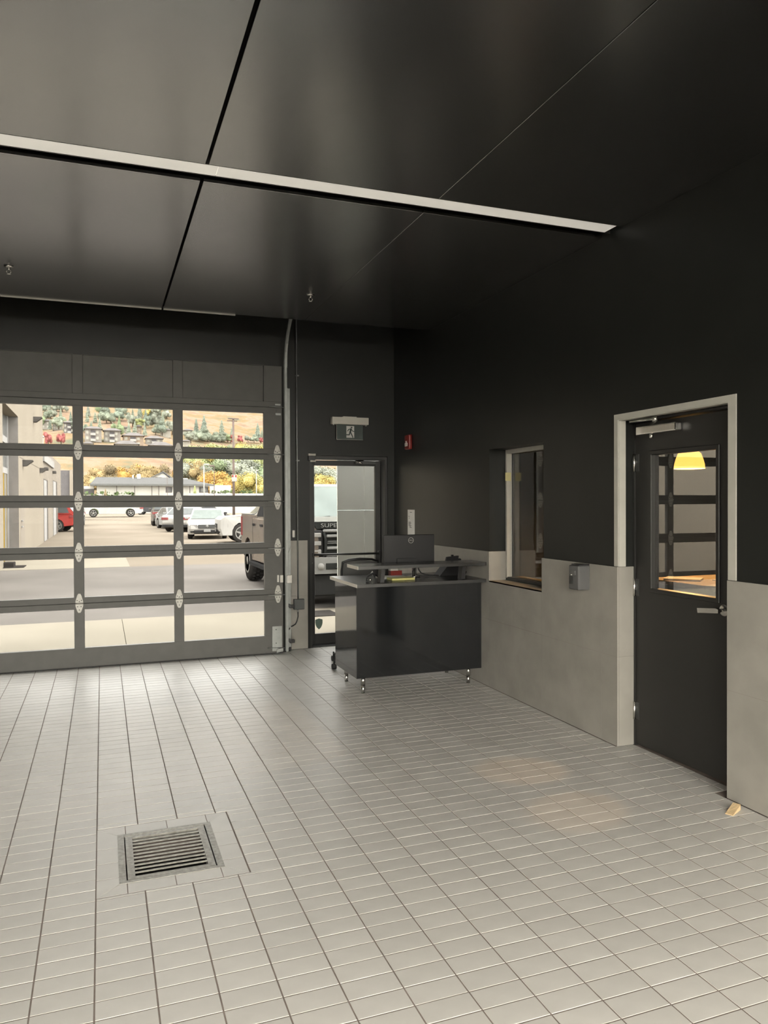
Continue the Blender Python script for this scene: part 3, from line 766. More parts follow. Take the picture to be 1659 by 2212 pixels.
# ================================================================== SERVICE DESK
DX0, DX1, DYF = 2.030, 3.226, 6.130
dk = thing('service_desk', 'black gloss service desk on steel legs against the right wall', 'desk', (2.63, 6.4, 0))
bm = new_bm(); bx(bm, DX0, DX1, DYF, DYF+0.022, 0.150, 0.937, bev=0.001); obj('front_panel', bm, M_DESKBLACK, dk)
bm = new_bm(); bx(bm, DX0, DX0+0.022, DYF+0.0225, 6.760, 0.150, 0.937, bev=0.001); obj('side_panel', bm, M_DESKBLACK, dk)
bm = new_bm(); bx(bm, DX1-0.022, DX1, DYF+0.0225, 6.760, 0.150, 0.937, bev=0.001); obj('side_panel', bm, M_DESKBLACK, dk)
bm = new_bm(); bx(bm, DX0+0.023, DX1-0.023, DYF+0.023, 6.740, 0.150, 0.170); obj('base_panel', bm, M_DESKBLACK, dk)
M_EDGE = mat('greige_edge_band', (0.75, 0.71, 0.64), rough=0.4)
bm = new_bm(); bx(bm, 2.012, 3.238, 6.052, 6.860, 0.9375, 0.9665, bev=0.001); tp = obj('desktop', bm, M_DESKTOP, dk)
bm = new_bm(); bx(bm, 2.0095, 2.012, 6.053, 6.859, 0.938, 0.966); obj('edge_band', bm, M_EDGE, tp)
bm = new_bm(); bx(bm, 2.022, 3.240, 6.052, 6.355, 1.090, 1.119, bev=0.001); sf = obj('transaction_shelf', bm, M_DESKTOP, dk)
bm = new_bm(); bx(bm, 2.0195, 2.022, 6.053, 6.354, 1.0905, 1.1185); obj('edge_band', bm, M_EDGE, sf)
for xx in (2.27, 3.05):
    bm = new_bm(); prism(bm, [(xx-0.018, 0.967), (xx+0.018, 0.967), (xx+0.032, 1.0895), (xx-0.004, 1.0895)], 'y', 6.14, 6.22); obj('shelf_bracket', bm, M_BLACKPLASTIC, dk)
for x, y in ((2.115, 6.215), (3.140, 6.225), (2.115, 6.690), (3.14, 6.69)):
    bm = new_bm(); tube(bm, (x, y, 0.149), (x, y, 0.070), 0.020, n=18); tube(bm, (x, y, 0.070), (x, y, 0.0005), 0.017, n=18)
    obj('leg', bm, M_STEEL, dk)

# monitor on a pole arm behind the shelf
mo = thing('monitor', 'black computer monitor seen from behind with round silver logo', 'monitor', (2.64, 6.47, 0.967))
M_MON = mat('monitor_back_plastic', (0.014, 0.014, 0.015), rough=0.38)
bm = new_bm(); bx(bm, 2.385, 2.890, 6.415, 6.445, 1.062, 1.364, bev=0.004); obj('monitor_back', bm, M_MON, mo)
bm = new_bm(); bx(bm, 2.388, 2.887, 6.4455, 6.449, 1.066, 1.360); obj('screen', bm, mat('monitor_screen', (0.01, 0.01, 0.012), rough=0.15), mo)
bm = new_bm(); bx(bm, 2.512, 2.705, 6.398, 6.4148, 1.085, 1.150, bev=0.003); obj('stand_mount', bm, M_MON, mo)
bm = new_bm()
n = 36
for rr0, rr1 in ((0.0225, 0.0265),):
    V = []
    for k in range(n):
        a = 2*PI*k/n
        V.append([bm.verts.new((2.655+r*math.cos(a), y, 1.312+r*math.sin(a))) for r, y in ((rr0, 6.4148), (rr1, 6.4148), (rr1, 6.4135), (rr0, 6.4135))])
    for k in range(n):
        A, B = V[k], V[(k+1) % n]
        for q in range(4): bm.faces.new((A[q], A[(q+1) % 4], B[(q+1) % 4], B[q]))
M_LOGO = mat('silver_logo', (0.42, 0.41, 0.38), rough=0.4, metal=0.3)
lg = obj('logo_ring', bm, M_LOGO, mo)
text_part('logo_letters', 'DELL', 0.0165, M_LOGO, mo, Vector((2.655, 6.4140, 1.312))-BASE[mo.name], (PI/2, 0, 0), extrude=0.0005)
bm = new_bm(); tube(bm, (2.715, 6.50, 0.968), (2.715, 6.50, 1.18), 0.016, n=16); tube(bm, (2.715, 6.50, 0.967), (2.715, 6.50, 0.975), 0.06, n=20); tube(bm, (2.70, 6.50, 1.16), (2.66, 6.449, 1.16), 0.014, n=10); obj('pole_arm', bm, M_STEEL, mo)
bm = new_bm(); path(bm, [(2.745, 6.47, 1.10), (2.752, 6.47, 1.04), (2.775, 6.47, 1.005), (2.82, 6.47, 0.985), (2.88, 6.47, 0.978), (2.945, 6.44, 0.976)], 0.007, 8)
path(bm, [(2.735, 6.49, 1.08), (2.735, 6.49, 0.985), (2.80, 6.49, 0.974), (2.9, 6.45, 0.974)], 0.006, 8); obj('cable', bm, M_BLACKPLASTIC, mo)

# desk phone
M_PHONE = mat('matt_black_phone', (0.014, 0.014, 0.015), rough=0.6, spec=0.1)
ph = thing('desk_phone', 'black office telephone on a tilted stand at the wall end of the desk', 'telephone', (3.10, 6.5, 0.967))
bm = new_bm(); prism(bm, [(2.965, 0.968), (3.215, 0.968), (3.222, 1.075), (3.060, 1.075)], 'y', 6.46, 6.60); obj('phone_body', bm, M_PHONE, ph)
bm = new_bm(); prism(bm, [(3.045, 1.080), (3.175, 1.080), (3.182, 1.150), (3.062, 1.140)], 'y', 6.50, 6.53); dsp = obj('phone_display', bm, M_PHONE, ph)
bm = new_bm(); bx(bm, 3.112, 3.130, 6.50, 6.53, 1.145, 1.160, bev=0.003); obj('display_lug', bm, M_PHONE, dsp)
bm = new_bm(); path(bm, [(3.17, 6.55, 1.075), (3.19, 6.55, 1.10), (3.215, 6.55, 1.112), (3.225, 6.55, 1.105)], [0.010, 0.010, 0.011, 0.012], 8); obj('handset', bm, M_PHONE, ph)
bm = new_bm(); path(bm, [(3.20, 6.44, 1.0), (3.218, 6.43, 0.985), (3.225, 6.43, 1.0), (3.21, 6.43, 1.01)], 0.007, 6); obj('cord', bm, M_PHONE, ph)

# notepad, papers, glasses, small box
M_YPAD = mat('yellow_notepad', (0.50, 0.48, 0.18), rough=0.7)
bm = new_bm(); bx(bm, 2.400, 2.620, 6.240, 6.375, 0.9675, 0.985, bev=0.002)
solo('yellow_notepad', bm, M_YPAD, 'yellow paper notepad lying on the desk under the shelf', 'notepad', (2.51, 6.3, 0.9675))
bm = new_bm(); bx(bm, 2.36, 2.60, 6.42, 6.60, 0.9675, 0.973); bx(bm, 2.40, 2.63, 6.44, 6.61, 0.9735, 0.977)
solo('loose_papers', bm, M_PAPER, 'loose white papers behind the yellow notepad on the desk', 'papers', (2.49, 6.5, 0.9675))
rb = thing('supply_box', 'small red and white carton standing behind the monitor pole', 'carton', (2.58, 6.62, 0.967))
bm = new_bm(); bx(bm, 2.525, 2.640, 6.60, 6.66, 0.9675, 1.020, bev=0.001); obj('carton_base', bm, M_RED, rb)
bm = new_bm(); bx(bm, 2.525, 2.600, 6.60, 6.66, 1.0205, 1.055, bev=0.001); obj('carton_lid', bm, M_PAPER, rb)
hs = thing('headset', 'black folded headset lying on the left end of the desk', 'headset', (2.24, 6.35, 0.967))
bm = new_bm(); path(bm, [(2.165, 6.26, 0.985), (2.185, 6.27, 1.01), (2.215, 6.28, 1.025), (2.245, 6.29, 1.034), (2.275, 6.31, 1.02), (2.305, 6.33, 0.995), (2.325, 6.35, 0.978)], [0.006, 0.009, 0.010, 0.011, 0.010, 0.008, 0.006], 10); obj('headband', bm, M_BLACKPLASTIC, hs)
bm = new_bm(); path(bm, [(2.245, 6.285, 1.03), (2.247, 6.262, 1.0), (2.248, 6.245, 0.972)], [0.007, 0.006, 0.004], 8); obj('mic_boom', bm, M_BLACKPLASTIC, hs)
bm = new_bm(); lathe(bm, [(0.006, -0.012), (0.017, -0.010), (0.018, 0.006), (0.012, 0.012)], (2.170, 6.245, 0.987), axis='x', n=14); obj('earpiece', bm, M_BLACKPLASTIC, hs)
bm = new_bm(); lathe(bm, [(0.005, -0.010), (0.014, -0.008), (0.014, 0.008), (0.006, 0.010)], (2.192, 6.235, 0.983), axis='x', n=14); obj('earpiece', bm, M_STEEL, hs)
# brochure stand beside the headset
bm = new_bm(); prism(bm, [(2.232, 1.030), (2.250, 1.052), (2.262, 1.024), (2.250, 1.010)], 'y', 6.335, 6.337)
solo('folded_card', bm, M_PAPER, 'small folded white card propped behind the headset', 'card', (2.245, 6.336, 1.01))

# office chair behind the desk
M_MESH = mat('grey_chair_mesh', (0.075, 0.075, 0.073), rough=0.8)
ch = thing('office_chair', 'black office chair with grey mesh back tucked behind the desk', 'chair', (2.42, 7.25, 0))
bm = new_bm(); path(bm, [(2.250, 7.24, 0.62), (2.238, 7.23, 0.80), (2.238, 7.22, 0.98), (2.246, 7.21, 1.065), (2.30, 7.205, 1.085), (2.42, 7.20, 1.096), (2.55, 7.205, 1.088), (2.62, 7.21, 1.066), (2.632, 7.22, 0.98), (2.632, 7.23, 0.80), (2.62, 7.24, 0.62), (2.55, 7.245, 0.60), (2.42, 7.25, 0.595), (2.30, 7.245, 0.60), (2.250, 7.24, 0.62)], 0.013, 8); obj('back_frame', bm, M_BLACKPLASTIC, ch)
bm = new_bm(); prism(bm, [(2.25, 0.62), (2.24, 0.98), (2.252, 1.06), (2.42, 1.088), (2.618, 1.06), (2.63, 0.98), (2.62, 0.62)], 'y', 7.222, 7.228); obj('mesh_back', bm, M_MESH, ch)
bm = new_bm(); bx(bm, 2.34, 2.70, 7.27, 7.72, 0.46, 0.54, bev=0.03, seg=3); obj('seat', bm, M_MESH, ch)
bm = new_bm(); path(bm, [(2.43, 7.25, 0.72), (2.43, 7.235, 0.60), (2.43, 7.27, 0.46), (2.43, 7.45, 0.44)], 0.022, 8); obj('back_support', bm, M_BLACKPLASTIC, ch)
bm = new_bm(); tube(bm, (2.475, 7.33, 0.46), (2.475, 7.33, 0.12), 0.028, n=14); obj('gas_column', bm, M_BLACKPLASTIC, ch)
for k, a in enumerate((200, 272, 344, 56, 128)):
    dx, dy = math.cos(math.radians(a)), math.sin(math.radians(a))
    bm = new_bm(); path(bm, [(2.475, 7.33, 0.13), (2.475+0.17*dx, 7.33+0.17*dy, 0.115), (2.475+0.335*dx, 7.33+0.335*dy, 0.075)], [0.028, 0.022, 0.014], 8); lg = obj('base_leg', bm, M_BLACKPLASTIC, ch)
    cx_, cy_ = 2.475+0.345*dx, 7.33+0.345*dy
    bm = new_bm(); lathe(bm, [(0.012, -0.022), (0.028, -0.020), (0.030, 0.0), (0.028, 0.020), (0.012, 0.022)], (cx_, cy_, 0.0305), axis='x', n=16); tube(bm, (cx_, cy_, 0.05), (cx_, cy_, 0.10), 0.008, n=8); obj('caster', bm, M_RUBBER, lg)

# ================================================================== OFFICE BEHIND THE RIGHT WALL
M_OFFWALL = mat('tan_office_wall', (0.30, 0.25, 0.19), rough=0.7)
M_OFFDARK = mat('dark_office_wall', (0.05, 0.047, 0.042), rough=0.6)
ofw = structure('wall_office', 'tan and dark walls of the office beyond the right wall', 'wall', (5.3, 5, 0))
OX1 = 7.2
bm = new_bm(); bx(bm, OX1, OX1+0.1, 1.4, 8.75, 0, 2.9); bx(bm, XB+0.0, OX1, 8.65, 8.75, 0, 2.9); bx(bm, XB, OX1, 1.4, 1.5, 0, 2.9); obj('wall_body', bm, M_OFFDARK, ofw)
bm = new_bm(); bx(bm, 3.60, OX1, 1.5, 8.65, -0.2, -0.001); obj('office_floor', bm, mat('office_carpet', (0.06, 0.055, 0.05), rough=0.9), ofw)
bm = new_bm(); bx(bm, XB+0.001, OX1+0.1, 1.4, 8.75, 2.9, 3.0); obj('office_ceiling', bm, M_OFFDARK, ofw)
bm = new_bm(); bx(bm, 3.62, 3.66, 6.35, 6.75, 0, 2.3); bx(bm, 3.66, 3.68, 6.42, 6.50, 0.9, 2.25); obj('tan_casing', bm, M_OFFWALL, ofw)
# counter with papers, lit by a pendant lamp
M_COUNTER = mat('maple_counter', (0.50, 0.40, 0.27), rough=0.4, vary=0.15, vscale=12, stretch=(1, 8, 1))
ct = thing('office_counter', 'pale office counter under the glowing pendant lamp behind the door glass', 'counter', (5.0, 5.3, 0))
bm = new_bm(); bx(bm, 4.62, 5.45, 4.55, 5.60, 0.93, 0.965, bev=0.003); obj('counter_top', bm, M_COUNTER, ct)
bm = new_bm(); bx(bm, 4.72, 5.40, 4.65, 5.52, 0.0, 0.93); obj('counter_base', bm, M_OFFDARK, ct)
for k, (x, y, a) in enumerate(((4.75, 4.75, 20), (5.05, 5.00, -15), (4.80, 5.32, 40))):
    bm = new_bm(); bx(bm, -0.11, 0.11, -0.15, 0.15, 0.0, 0.004+0.006*k)
    bmesh.ops.rotate(bm, verts=bm.verts, cent=(0, 0, 0), matrix=Matrix.Rotation(math.radians(a), 3, 'Z')); bmesh.ops.translate(bm, verts=bm.verts, vec=(x, y, 0.966))
    solo('paper_sheet', bm, M_PAPER, ['sheet of paper nearest the door glass on the office counter', 'thicker sheaf of paper in the middle of the office counter', 'farthest sheaf of paper lying askew on the office counter'][k], 'paper', (x, y, 0.966), group='papers on the office counter')
LX, LY, LZ = 5.13, 5.61, 1.962
M_SHADE = mat('glowing_amber_shade', (0.9, 0.6, 0.2), rough=0.4, emit=(1.0, 0.52, 0.11), emit_s=4.6)
M_BULB = mat('glowing_bulb', (1, 0.9, 0.7), rough=0.4, emit=(1.0, 0.78, 0.45), emit_s=14.0)
pl = thing('pendant_lamp', 'glowing amber pendant lamp seen through the office door glass', 'lamp', (LX, LY, LZ))
bm = new_bm()
prof = [(0.137, 0.0), (0.132, 0.045), (0.120, 0.090), (0.102, 0.140), (0.076, 0.164), (0.02, 0.168)]
lathe(bm, prof + [(0.018, 0.164), (0.072, 0.160), (0.098, 0.137), (0.116, 0.088), (0.128, 0.044), (0.133, 0.0)], (LX, LY, LZ), n=32, ring_closed=True); obj('lamp_shade', bm, M_SHADE, pl)
bm = new_bm(); lathe(bm, [(0.005, -0.030), (0.022, -0.02), (0.030, 0.0), (0.022, 0.025), (0.010, 0.05)], (LX, LY, LZ+0.085), n=16); obj('bulb', bm, M_BULB, pl)
bm = new_bm(); tube(bm, (LX, LY, LZ+0.166), (LX, LY, 2.9), 0.004, n=8); obj('cord', bm, M_BLACKPLASTIC, pl)
ld = bpy.data.lights.new('pendant_light', 'POINT'); ld.energy = 190; ld.color = (1.0, 0.62, 0.28); ld.shadow_soft_size = 0.02
lo = bpy.data.objects.new('pendant_light', ld); COL.objects.link(lo); lo.parent = pl; lo.location = (0, 0, 0.03)
# two recessed spots of the office whose beams fall through the door glass
def downlight(x, y, target, energy, ang, label):
    t = thing('recessed_spot', label, 'ceiling light', (x, y, 2.9), group='office ceiling spots')
    bm = new_bm(); lathe(bm, [(0.045, -0.0005), (0.062, -0.001), (0.060, -0.008), (0.045, -0.008)], (x, y, 2.9), n=24, ring_closed=True); obj('trim_ring', bm, M_TRIMGREY, t)
    bm = new_bm(); lathe(bm, [(0.001, -0.003), (0.040, -0.003), (0.044, -0.001)], (x, y, 2.9), n=20); obj('spot_lens', bm, mat('lit_spot_lens', (1, 0.9, 0.7), emit=(1.0, 0.75, 0.42), emit_s=6.0), t)
    d = bpy.data.lights.new('spot_beam', 'SPOT'); d.energy = energy; d.color = (1.0, 0.62, 0.30); d.spot_size = math.radians(ang); d.spot_blend = 0.5; d.shadow_soft_size = 0.03
    o = bpy.data.objects.new('spot_beam', d); COL.objects.link(o); o.parent = t; o.location = (0, 0, -0.02)
    o.rotation_euler = (Vector(target)-Vector((x, y, 2.88))).to_track_quat('-Z', 'Y').to_euler()
downlight(4.32, 4.08, (2.38, 3.42, 0), 260, 9, 'recessed office spot nearer the pendant lamp')
downlight(4.27, 3.52, (2.42, 4.06, 0), 260, 9, 'recessed office spot nearer the door latch')
# clear tray on the office side of the pass-through
tr_ = thing('clear_tray', 'clear plastic tray on the ledge behind the pass-through window', 'tray', (3.60, 5.28, WZ0))
M_CLEAR = mat('clear_plastic', (0.35, 0.35, 0.33), rough=0.12, spec=0.8)
bm = new_bm(); bx(bm, 3.51, 3.57, 5.17, 5.50, 0.986, 0.990); bx(bm, 3.51, 3.515, 5.17, 5.50, 0.99, 1.06); bx(bm, 3.565, 3.57, 5.17, 5.50, 0.99, 1.06); bx(bm, 3.515, 3.565, 5.495, 5.50, 0.99, 1.06); bx(bm, 3.515, 3.565, 5.17, 5.175, 0.99, 1.06); obj('tray_shell', bm, M_CLEAR, tr_)
bm = new_bm(); path(bm, [(3.508, 5.505, 1.062), (3.508, 5.165, 1.062), (3.572, 5.165, 1.062), (3.572, 5.505, 1.062), (3.508, 5.505, 1.062)], 0.004, 6); obj('tray_rim', bm, M_CLEAR, tr_)
bm = new_bm(); bx(bm, 3.502, 3.58, WY0, WY1-0.02, WZ0, 0.985); obj('ledge', bm, M_OFFWALL, wn)

# ================================================================== OUTSIDE
def at(px, py, Y):
    """point of the plane Y that the photograph shows at a pixel"""
    d = (px-CXP)/F_PX*R3 - (py-CYP)/F_PX*U3 + F3
    t = Y/d[1]
    return Vector((0, 0, CAM_H)) + t*d
EX = 1.0/(SKY*FRONT_T*0.79)
def ext(name, c, k=0.5, rough=0.85, vary=0.08, vscale=3.0, second=None, spec=0.0, **kw):
    """outdoor surfaces: matt, k is how much of the sky they face"""
    s = EX/k
    return mat(name, [x*s for x in c], rough=rough, spec=spec, vary=vary, vscale=vscale, second=[x*s for x in second] if second else None, **kw)
def ground_z(y):
    return 0.0 if y < 45 else min(0.45, (y-45)*0.010)

# ---- ground
M_CONC = ext('pale_concrete', (0.94, 0.86, 0.71), k=0.48, vary=0.04, vscale=0.8)
M_ASPH = ext('grey_asphalt', (0.50, 0.465, 0.43), k=0.42, vary=0.10, vscale=0.5, bump=0.1, bscale=30)
M_LOT = ext('pale_beige_asphalt', (0.86, 0.74, 0.59), k=0.62, vary=0.08, vscale=0.18, second=(0.97, 0.84, 0.68))  # paler, warmer tone than the grey lane, varied by noise
ap = thing('concrete_apron', 'pale concrete apron in front of the overhead door', 'apron', (0, 10, 0), kind='structure')
for a, b in ((-12, -4.4), (-4.395, 0.255), (0.26, 4.9), (4.905, 14)):
    bm = new_bm(); bx(bm, a, b, 8.622, 11.60, -0.25, -0.006, bev=0.004); obj('slab', bm, M_CONC, ap)
bm = new_bm(); bx(bm, -40, 60, 11.602, 21.4, -0.25, -0.012)
solo('asphalt_lane', bm, M_ASPH, 'dark grey asphalt lane beyond the concrete apron', 'asphalt', (0, 16, -0.012), kind='structure')
bm = new_bm(); bx(bm, -9, 0.69, 21.35, 24.95, -0.24, -0.004, bev=0.004)
solo('concrete_pad', bm, M_CONC, 'pale concrete pad in front of the left building', 'pad', (-2, 23, -0.004), kind='structure')
bm = new_bm()
ys = [21.4, 30, 38, 45, 60, 75, 90, 130, 180]
rows = [[bm.verts.new((x, y, ground_z(y)-0.014)) for x in (-70, -20, 0, 10, 40, 160)] for y in ys]
for A, B in zip(rows, rows[1:]):
    for k in range(5): bm.faces.new((A[k], A[k+1], B[k+1], B[k]))
solo('parking_lot', bm, M_LOT, 'pale beige parking lot stretching towards the hills', 'parking lot', (0, 60, 0), kind='structure')
bm = new_bm(); bx(bm, -40, 60, -60, YB-0.42, -0.3, -0.02)
solo('rear_driveway', bm, M_ASPH, 'asphalt driveway behind the lane', 'driveway', (0, -10, -0.02), kind='structure')
bm = new_bm(); bx(bm, 2.62, 3.30, 10.72, 11.28, -0.0055, 0.006, bev=0.002)
solo('door_mat', bm, ext('grey_mat', (0.30, 0.28, 0.26), k=0.8), 'grey rubber mat on the concrete outside the exit door', 'mat', (3, 11, -0.005))

# ---- pier beside the exit door
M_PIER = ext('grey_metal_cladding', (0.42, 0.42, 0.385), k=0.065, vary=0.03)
pr = thing('clad_pier', 'grey metal clad pier standing outside the exit door', 'pier', (3.6, 9.8, 0), kind='structure')
PX = 2.890
for xa, xb in ((PX, 3.262), (3.266, 4.3)):
    for za, zb in ((0.0, 0.40), (0.404, 1.562), (1.568, 2.9), (2.904, 4.6)):
        bm = new_bm(); bx(bm, xa, xb, 9.50, 9.52, za, zb, bev=0.002); obj('cladding_panel', bm, M_PIER, pr)

# ---- left building
M_BWALL = ext('beige_stucco', (0.80, 0.71, 0.58), k=0.42, vary=0.04, vscale=0.6)
M_BWALL2 = ext('beige_stucco_dull', (0.74, 0.66, 0.56), k=0.42, vary=0.04, vscale=0.6)  # slightly duller beige for the annex wall and flush door
M_WINFR = ext('white_window_frame', (0.95, 0.93, 0.90), k=0.42)
M_BGLASS = ext('building_glass', (0.42, 0.42, 0.40), k=0.45)
M_LAMPG = ext('grey_wall_lamp', (0.28, 0.26, 0.24), k=0.4)
lb = thing('left_building', 'beige stucco building with tall recessed bay left of the overhead door', 'building', (-5, 30, 0))
XBW = -2.45
bm = new_bm(); bx(bm, -14, XBW, 26.3, 36.9, -0.05, 8.0); bx(bm, -14, XBW, 14.0, 22.3, -0.05, 8.0); bx(bm, -14, XBW, 21.6, 26.3, 4.43, 8.0); bx(bm, -14, XBW-0.34, 21.6, 26.3, -0.05, 4.43)
obj('wall', bm, M_BWALL, lb)
XRB = XBW-0.34
bm = new_bm(); bx(bm, XRB+0.001, XBW-0.005, 26.292, 26.299, 0, 4.43); obj('bay_return', bm, ext('grey_reveal', (0.46, 0.43, 0.40), k=0.30), lb)
bm = new_bm(); bx(bm, XRB+0.001, XRB+0.06, 26.12, 26.285, 0, 4.43); obj('window_frame', bm, M_WINFR, lb)
for z0, z1 in ((2.62, 2.80), (3.55, 3.75)):
    bm = new_bm(); bx(bm, XRB+0.001, XRB+0.05, 22.35, 26.10, z0, z1); obj('window_frame', bm, M_WINFR, lb)
bm = new_bm(); bx(bm, XRB+0.001, XRB+0.02, 22.35, 26.10, 2.81, 3.54); obj('window', bm, M_BGLASS, lb)
bm = new_bm(); bx(bm, XRB+0.001, XRB+0.02, 22.35, 26.10, 3.76, 4.4); obj('window', bm, M_BGLASS, lb)
bm = new_bm(); bx(bm, XRB+0.001, XRB+0.02, 22.35, 26.10, 0.05, 2.61); obj('bay_door', bm, ext('ochre_door', (0.52, 0.40, 0.20), k=0.35), lb)
bm = new_bm(); bx(bm, XRB+0.022, XRB+0.06, 25.2, 25.55, 0.0, 2.60); obj('door_stile', bm, ext('pale_stile', (0.62, 0.60, 0.56), k=0.42), lb)
bm = new_bm(); bx(bm, XRB+0.022, XRB+0.10, 24.55, 24.75, 0.0, 2.60); obj('yellow_post', bm, ext('yellow_post', (0.78, 0.52, 0.10), k=0.42), lb)
bm = new_bm(); bx(bm, XBW, XBW+0.004, 26.72, 28.15, 0.02, 2.18); dd = obj('flush_door', bm, M_BWALL2, lb)
for z in (1.12, 0.93):
    bm = new_bm(); bx(bm, XBW+0.004, XBW+0.06, 26.95, 27.10, z, z+0.05, bev=0.01); obj('door_lever', bm, M_WINFR, dd)
bm = new_bm(); bx(bm, XBW+0.0, XBW+0.006, 26.6, 36.9, 3.185, 3.20); obj('wall_joint', bm, ext('stucco_joint', (0.45, 0.40, 0.34), k=0.42), lb)  # dark brown-grey line for the wall joint
for (y, z) in ((31.9, 4.85), (27.6, 2.95), (34.9, 3.02), ):
    bm = new_bm(); prism(bm, [(XBW, z), (XBW+0.10, z), (XBW+0.32, z+0.17), (XBW+0.30, z+0.20), (XBW, z+0.20)], 'y', y, y+0.35); obj('wall_light', bm, M_LAMPG, lb)
bm = new_bm(); bx(bm, -2.62, -2.20, 22.2, 22.62, 0.0, 0.13, bev=0.01); bx(bm, -2.72, -1.95, 22.05, 22.8, -0.003, 0.012)
solo('bollard_base', bm, ext('dark_rubber_base', (0.20, 0.18, 0.17), k=0.6), 'dark square post base on the ground by the left building', 'post base', (-2.4, 22.4, -0.003))
lb2 = thing('rear_annex', 'lower beige annex wall with two doors behind the left building', 'building', (-5, 44, 0))
bm = new_bm(); bx(bm, -14, XBW-0.03, 36.95, 53.0, -0.05, 4.25); obj('wall', bm, M_BWALL2, lb2)
for (ya, yb, zt) in ((37.6, 40.4, 2.85), (44.6, 48.6, 3.0)):
    bm = new_bm(); bx(bm, XBW-0.03, XBW-0.022, ya, yb, 0, zt); o = obj('doorway', bm, ext('doorway_shade', (0.34, 0.31, 0.28), k=0.42), lb2)
    bm = new_bm(); bx(bm, XBW-0.021, XBW-0.005, ya, ya+(yb-ya)*0.62, 0.0, zt-0.05); obj('door_panel', bm, M_WINFR, o)
bm = new_bm(); bx(bm, XBW-0.029, XBW+0.06, 36.96, 44.5, 3.62, 3.98); o = obj('window_band', bm, M_WINFR, lb2)
for (y, z) in ((38.0, 3.25), (44.4, 3.35)):
    bm = new_bm(); bx(bm, XBW-0.029, XBW+0.15, y, y+0.4, z, z+0.14, bev=0.02); obj('wall_light', bm, M_LAMPG, lb2)
sb = thing('grey_shed', 'grey block building at the far end of the annex', 'building', (-4, 75, 0))
a = at(129, 1016, 72); b = at(150, 1016, 72)
bm = new_bm(); bx(bm, a[0], b[0], 72, 78, 0.2, a[2]); obj('wall', bm, ext('grey_block', (0.38, 0.36, 0.36), k=0.42), sb)
b2 = at(157, 1016, 72)
bm = new_bm(); bx(bm, b[0]+0.01, b2[0], 71.8, 78, 0.2, a[2]+0.05); obj('corner_pier', bm, M_BWALL, sb)

# ---- hills
def hill_z(x, y):
    if y < 118: base = 0.4
    elif y < 245: base = 0.4 + (y-118)*0.175
    else: base = 22.6 + (y-245)*0.255
    rid = 2.2*math.sin(x*0.035+y*0.011) + 1.4*math.sin(x*0.083-y*0.027+1.3) + 0.7*math.sin(x*0.19+y*0.07)
    return base + rid*min(1.0, max(0.0, (y-118)/90.0))
M_HILL = bpy.data.materials.new('autumn_hillside'); M_HILL.use_nodes = True
nt = M_HILL.node_tree; b = nt.nodes['Principled BSDF']; b.inputs['Roughness'].default_value = 0.95; b.inputs['Specular IOR Level'].default_value = 0
tc = nt.nodes.new('ShaderNodeTexCoord'); nz = nt.nodes.new('ShaderNodeTexNoise'); nz.inputs['Scale'].default_value = 0.055; nz.inputs['Detail'].default_value = 9; nz.inputs['Roughness'].default_value = 0.72
rp = nt.nodes.new('ShaderNodeValToRGB')
HK = EX/0.66
for el in range(4): rp.color_ramp.elements.new(0.2+0.1*el)
for el, (p, c) in zip(rp.color_ramp.elements, ((0.33, (0.46, 0.52, 0.36)), (0.41, (0.70, 0.62, 0.40)), (0.47, (0.92, 0.64, 0.36)), (0.53, (0.98, 0.80, 0.58)), (0.59, (0.94, 0.62, 0.42)), (0.67, (0.64, 0.56, 0.44)))):
    el.position = p; el.color = (c[0]*HK, c[1]*HK, c[2]*HK, 1)
nt.links.new(tc.outputs['Object'], nz.inputs['Vector']); nt.links.new(nz.outputs['Fac'], rp.inputs['Fac']); nt.links.new(rp.outputs['Color'], b.inputs['Base Color'])
bm = new_bm()
gx = [-260+12*i for i in range(64)]; gy = [112+ (8*i if i < 20 else 160+14*(i-20)) for i in range(54)]
V = [[bm.verts.new((x, y, hill_z(x, y)-0.1)) for x in gx] for y in gy]
for A, B in zip(V, V[1:]):
    for k in range(len(gx)-1): bm.faces.new((A[k], A[k+1], B[k+1], B[k]))
solo('hillside', bm, M_HILL, 'golden orange autumn hillside filling the view behind the lot', 'hill', (0, 300, 0), kind='structure', smooth=True)

# ---- trees
TRUNK = ext('tree_bark', (0.35, 0.27, 0.20), k=0.5)
def leafy_mesh(seed, n=5200):
    r = random.Random(seed); bm = new_bm()
    blobs = [(Vector((0, 0, 0)), 0.62)] + [(Vector((r.uniform(-0.5, 0.5), r.uniform(-0.5, 0.5), r.uniform(-0.5, 0.62))), r.uniform(0.26, 0.44)) for _ in range(11)]
    for c, rad in blobs:
        g0 = bmesh.ops.create_icosphere(bm, subdivisions=2, radius=rad*0.74)
        for v in g0['verts']: v.co = v.co*r.uniform(0.9, 1.08) + c
    for _ in range(n):
        c, rad = r.choice(blobs)
        d = Vector((r.gauss(0, 1), r.gauss(0, 1), r.gauss(0, 1))).normalized()
        p = c + d*rad*r.uniform(0.72, 1.14)
        if p.length > 1.1: p *= 1.08/p.length
        s = r.uniform(0.022, 0.048)
        a = (d.orthogonal().normalized() + d*r.uniform(-0.8, 0.8)).normalized()*s; bb = d.cross(a).normalized()*s*0.7
        bm.faces.new([bm.verts.new(p+q) for q in (a, bb, -a, -bb)])
    return bm
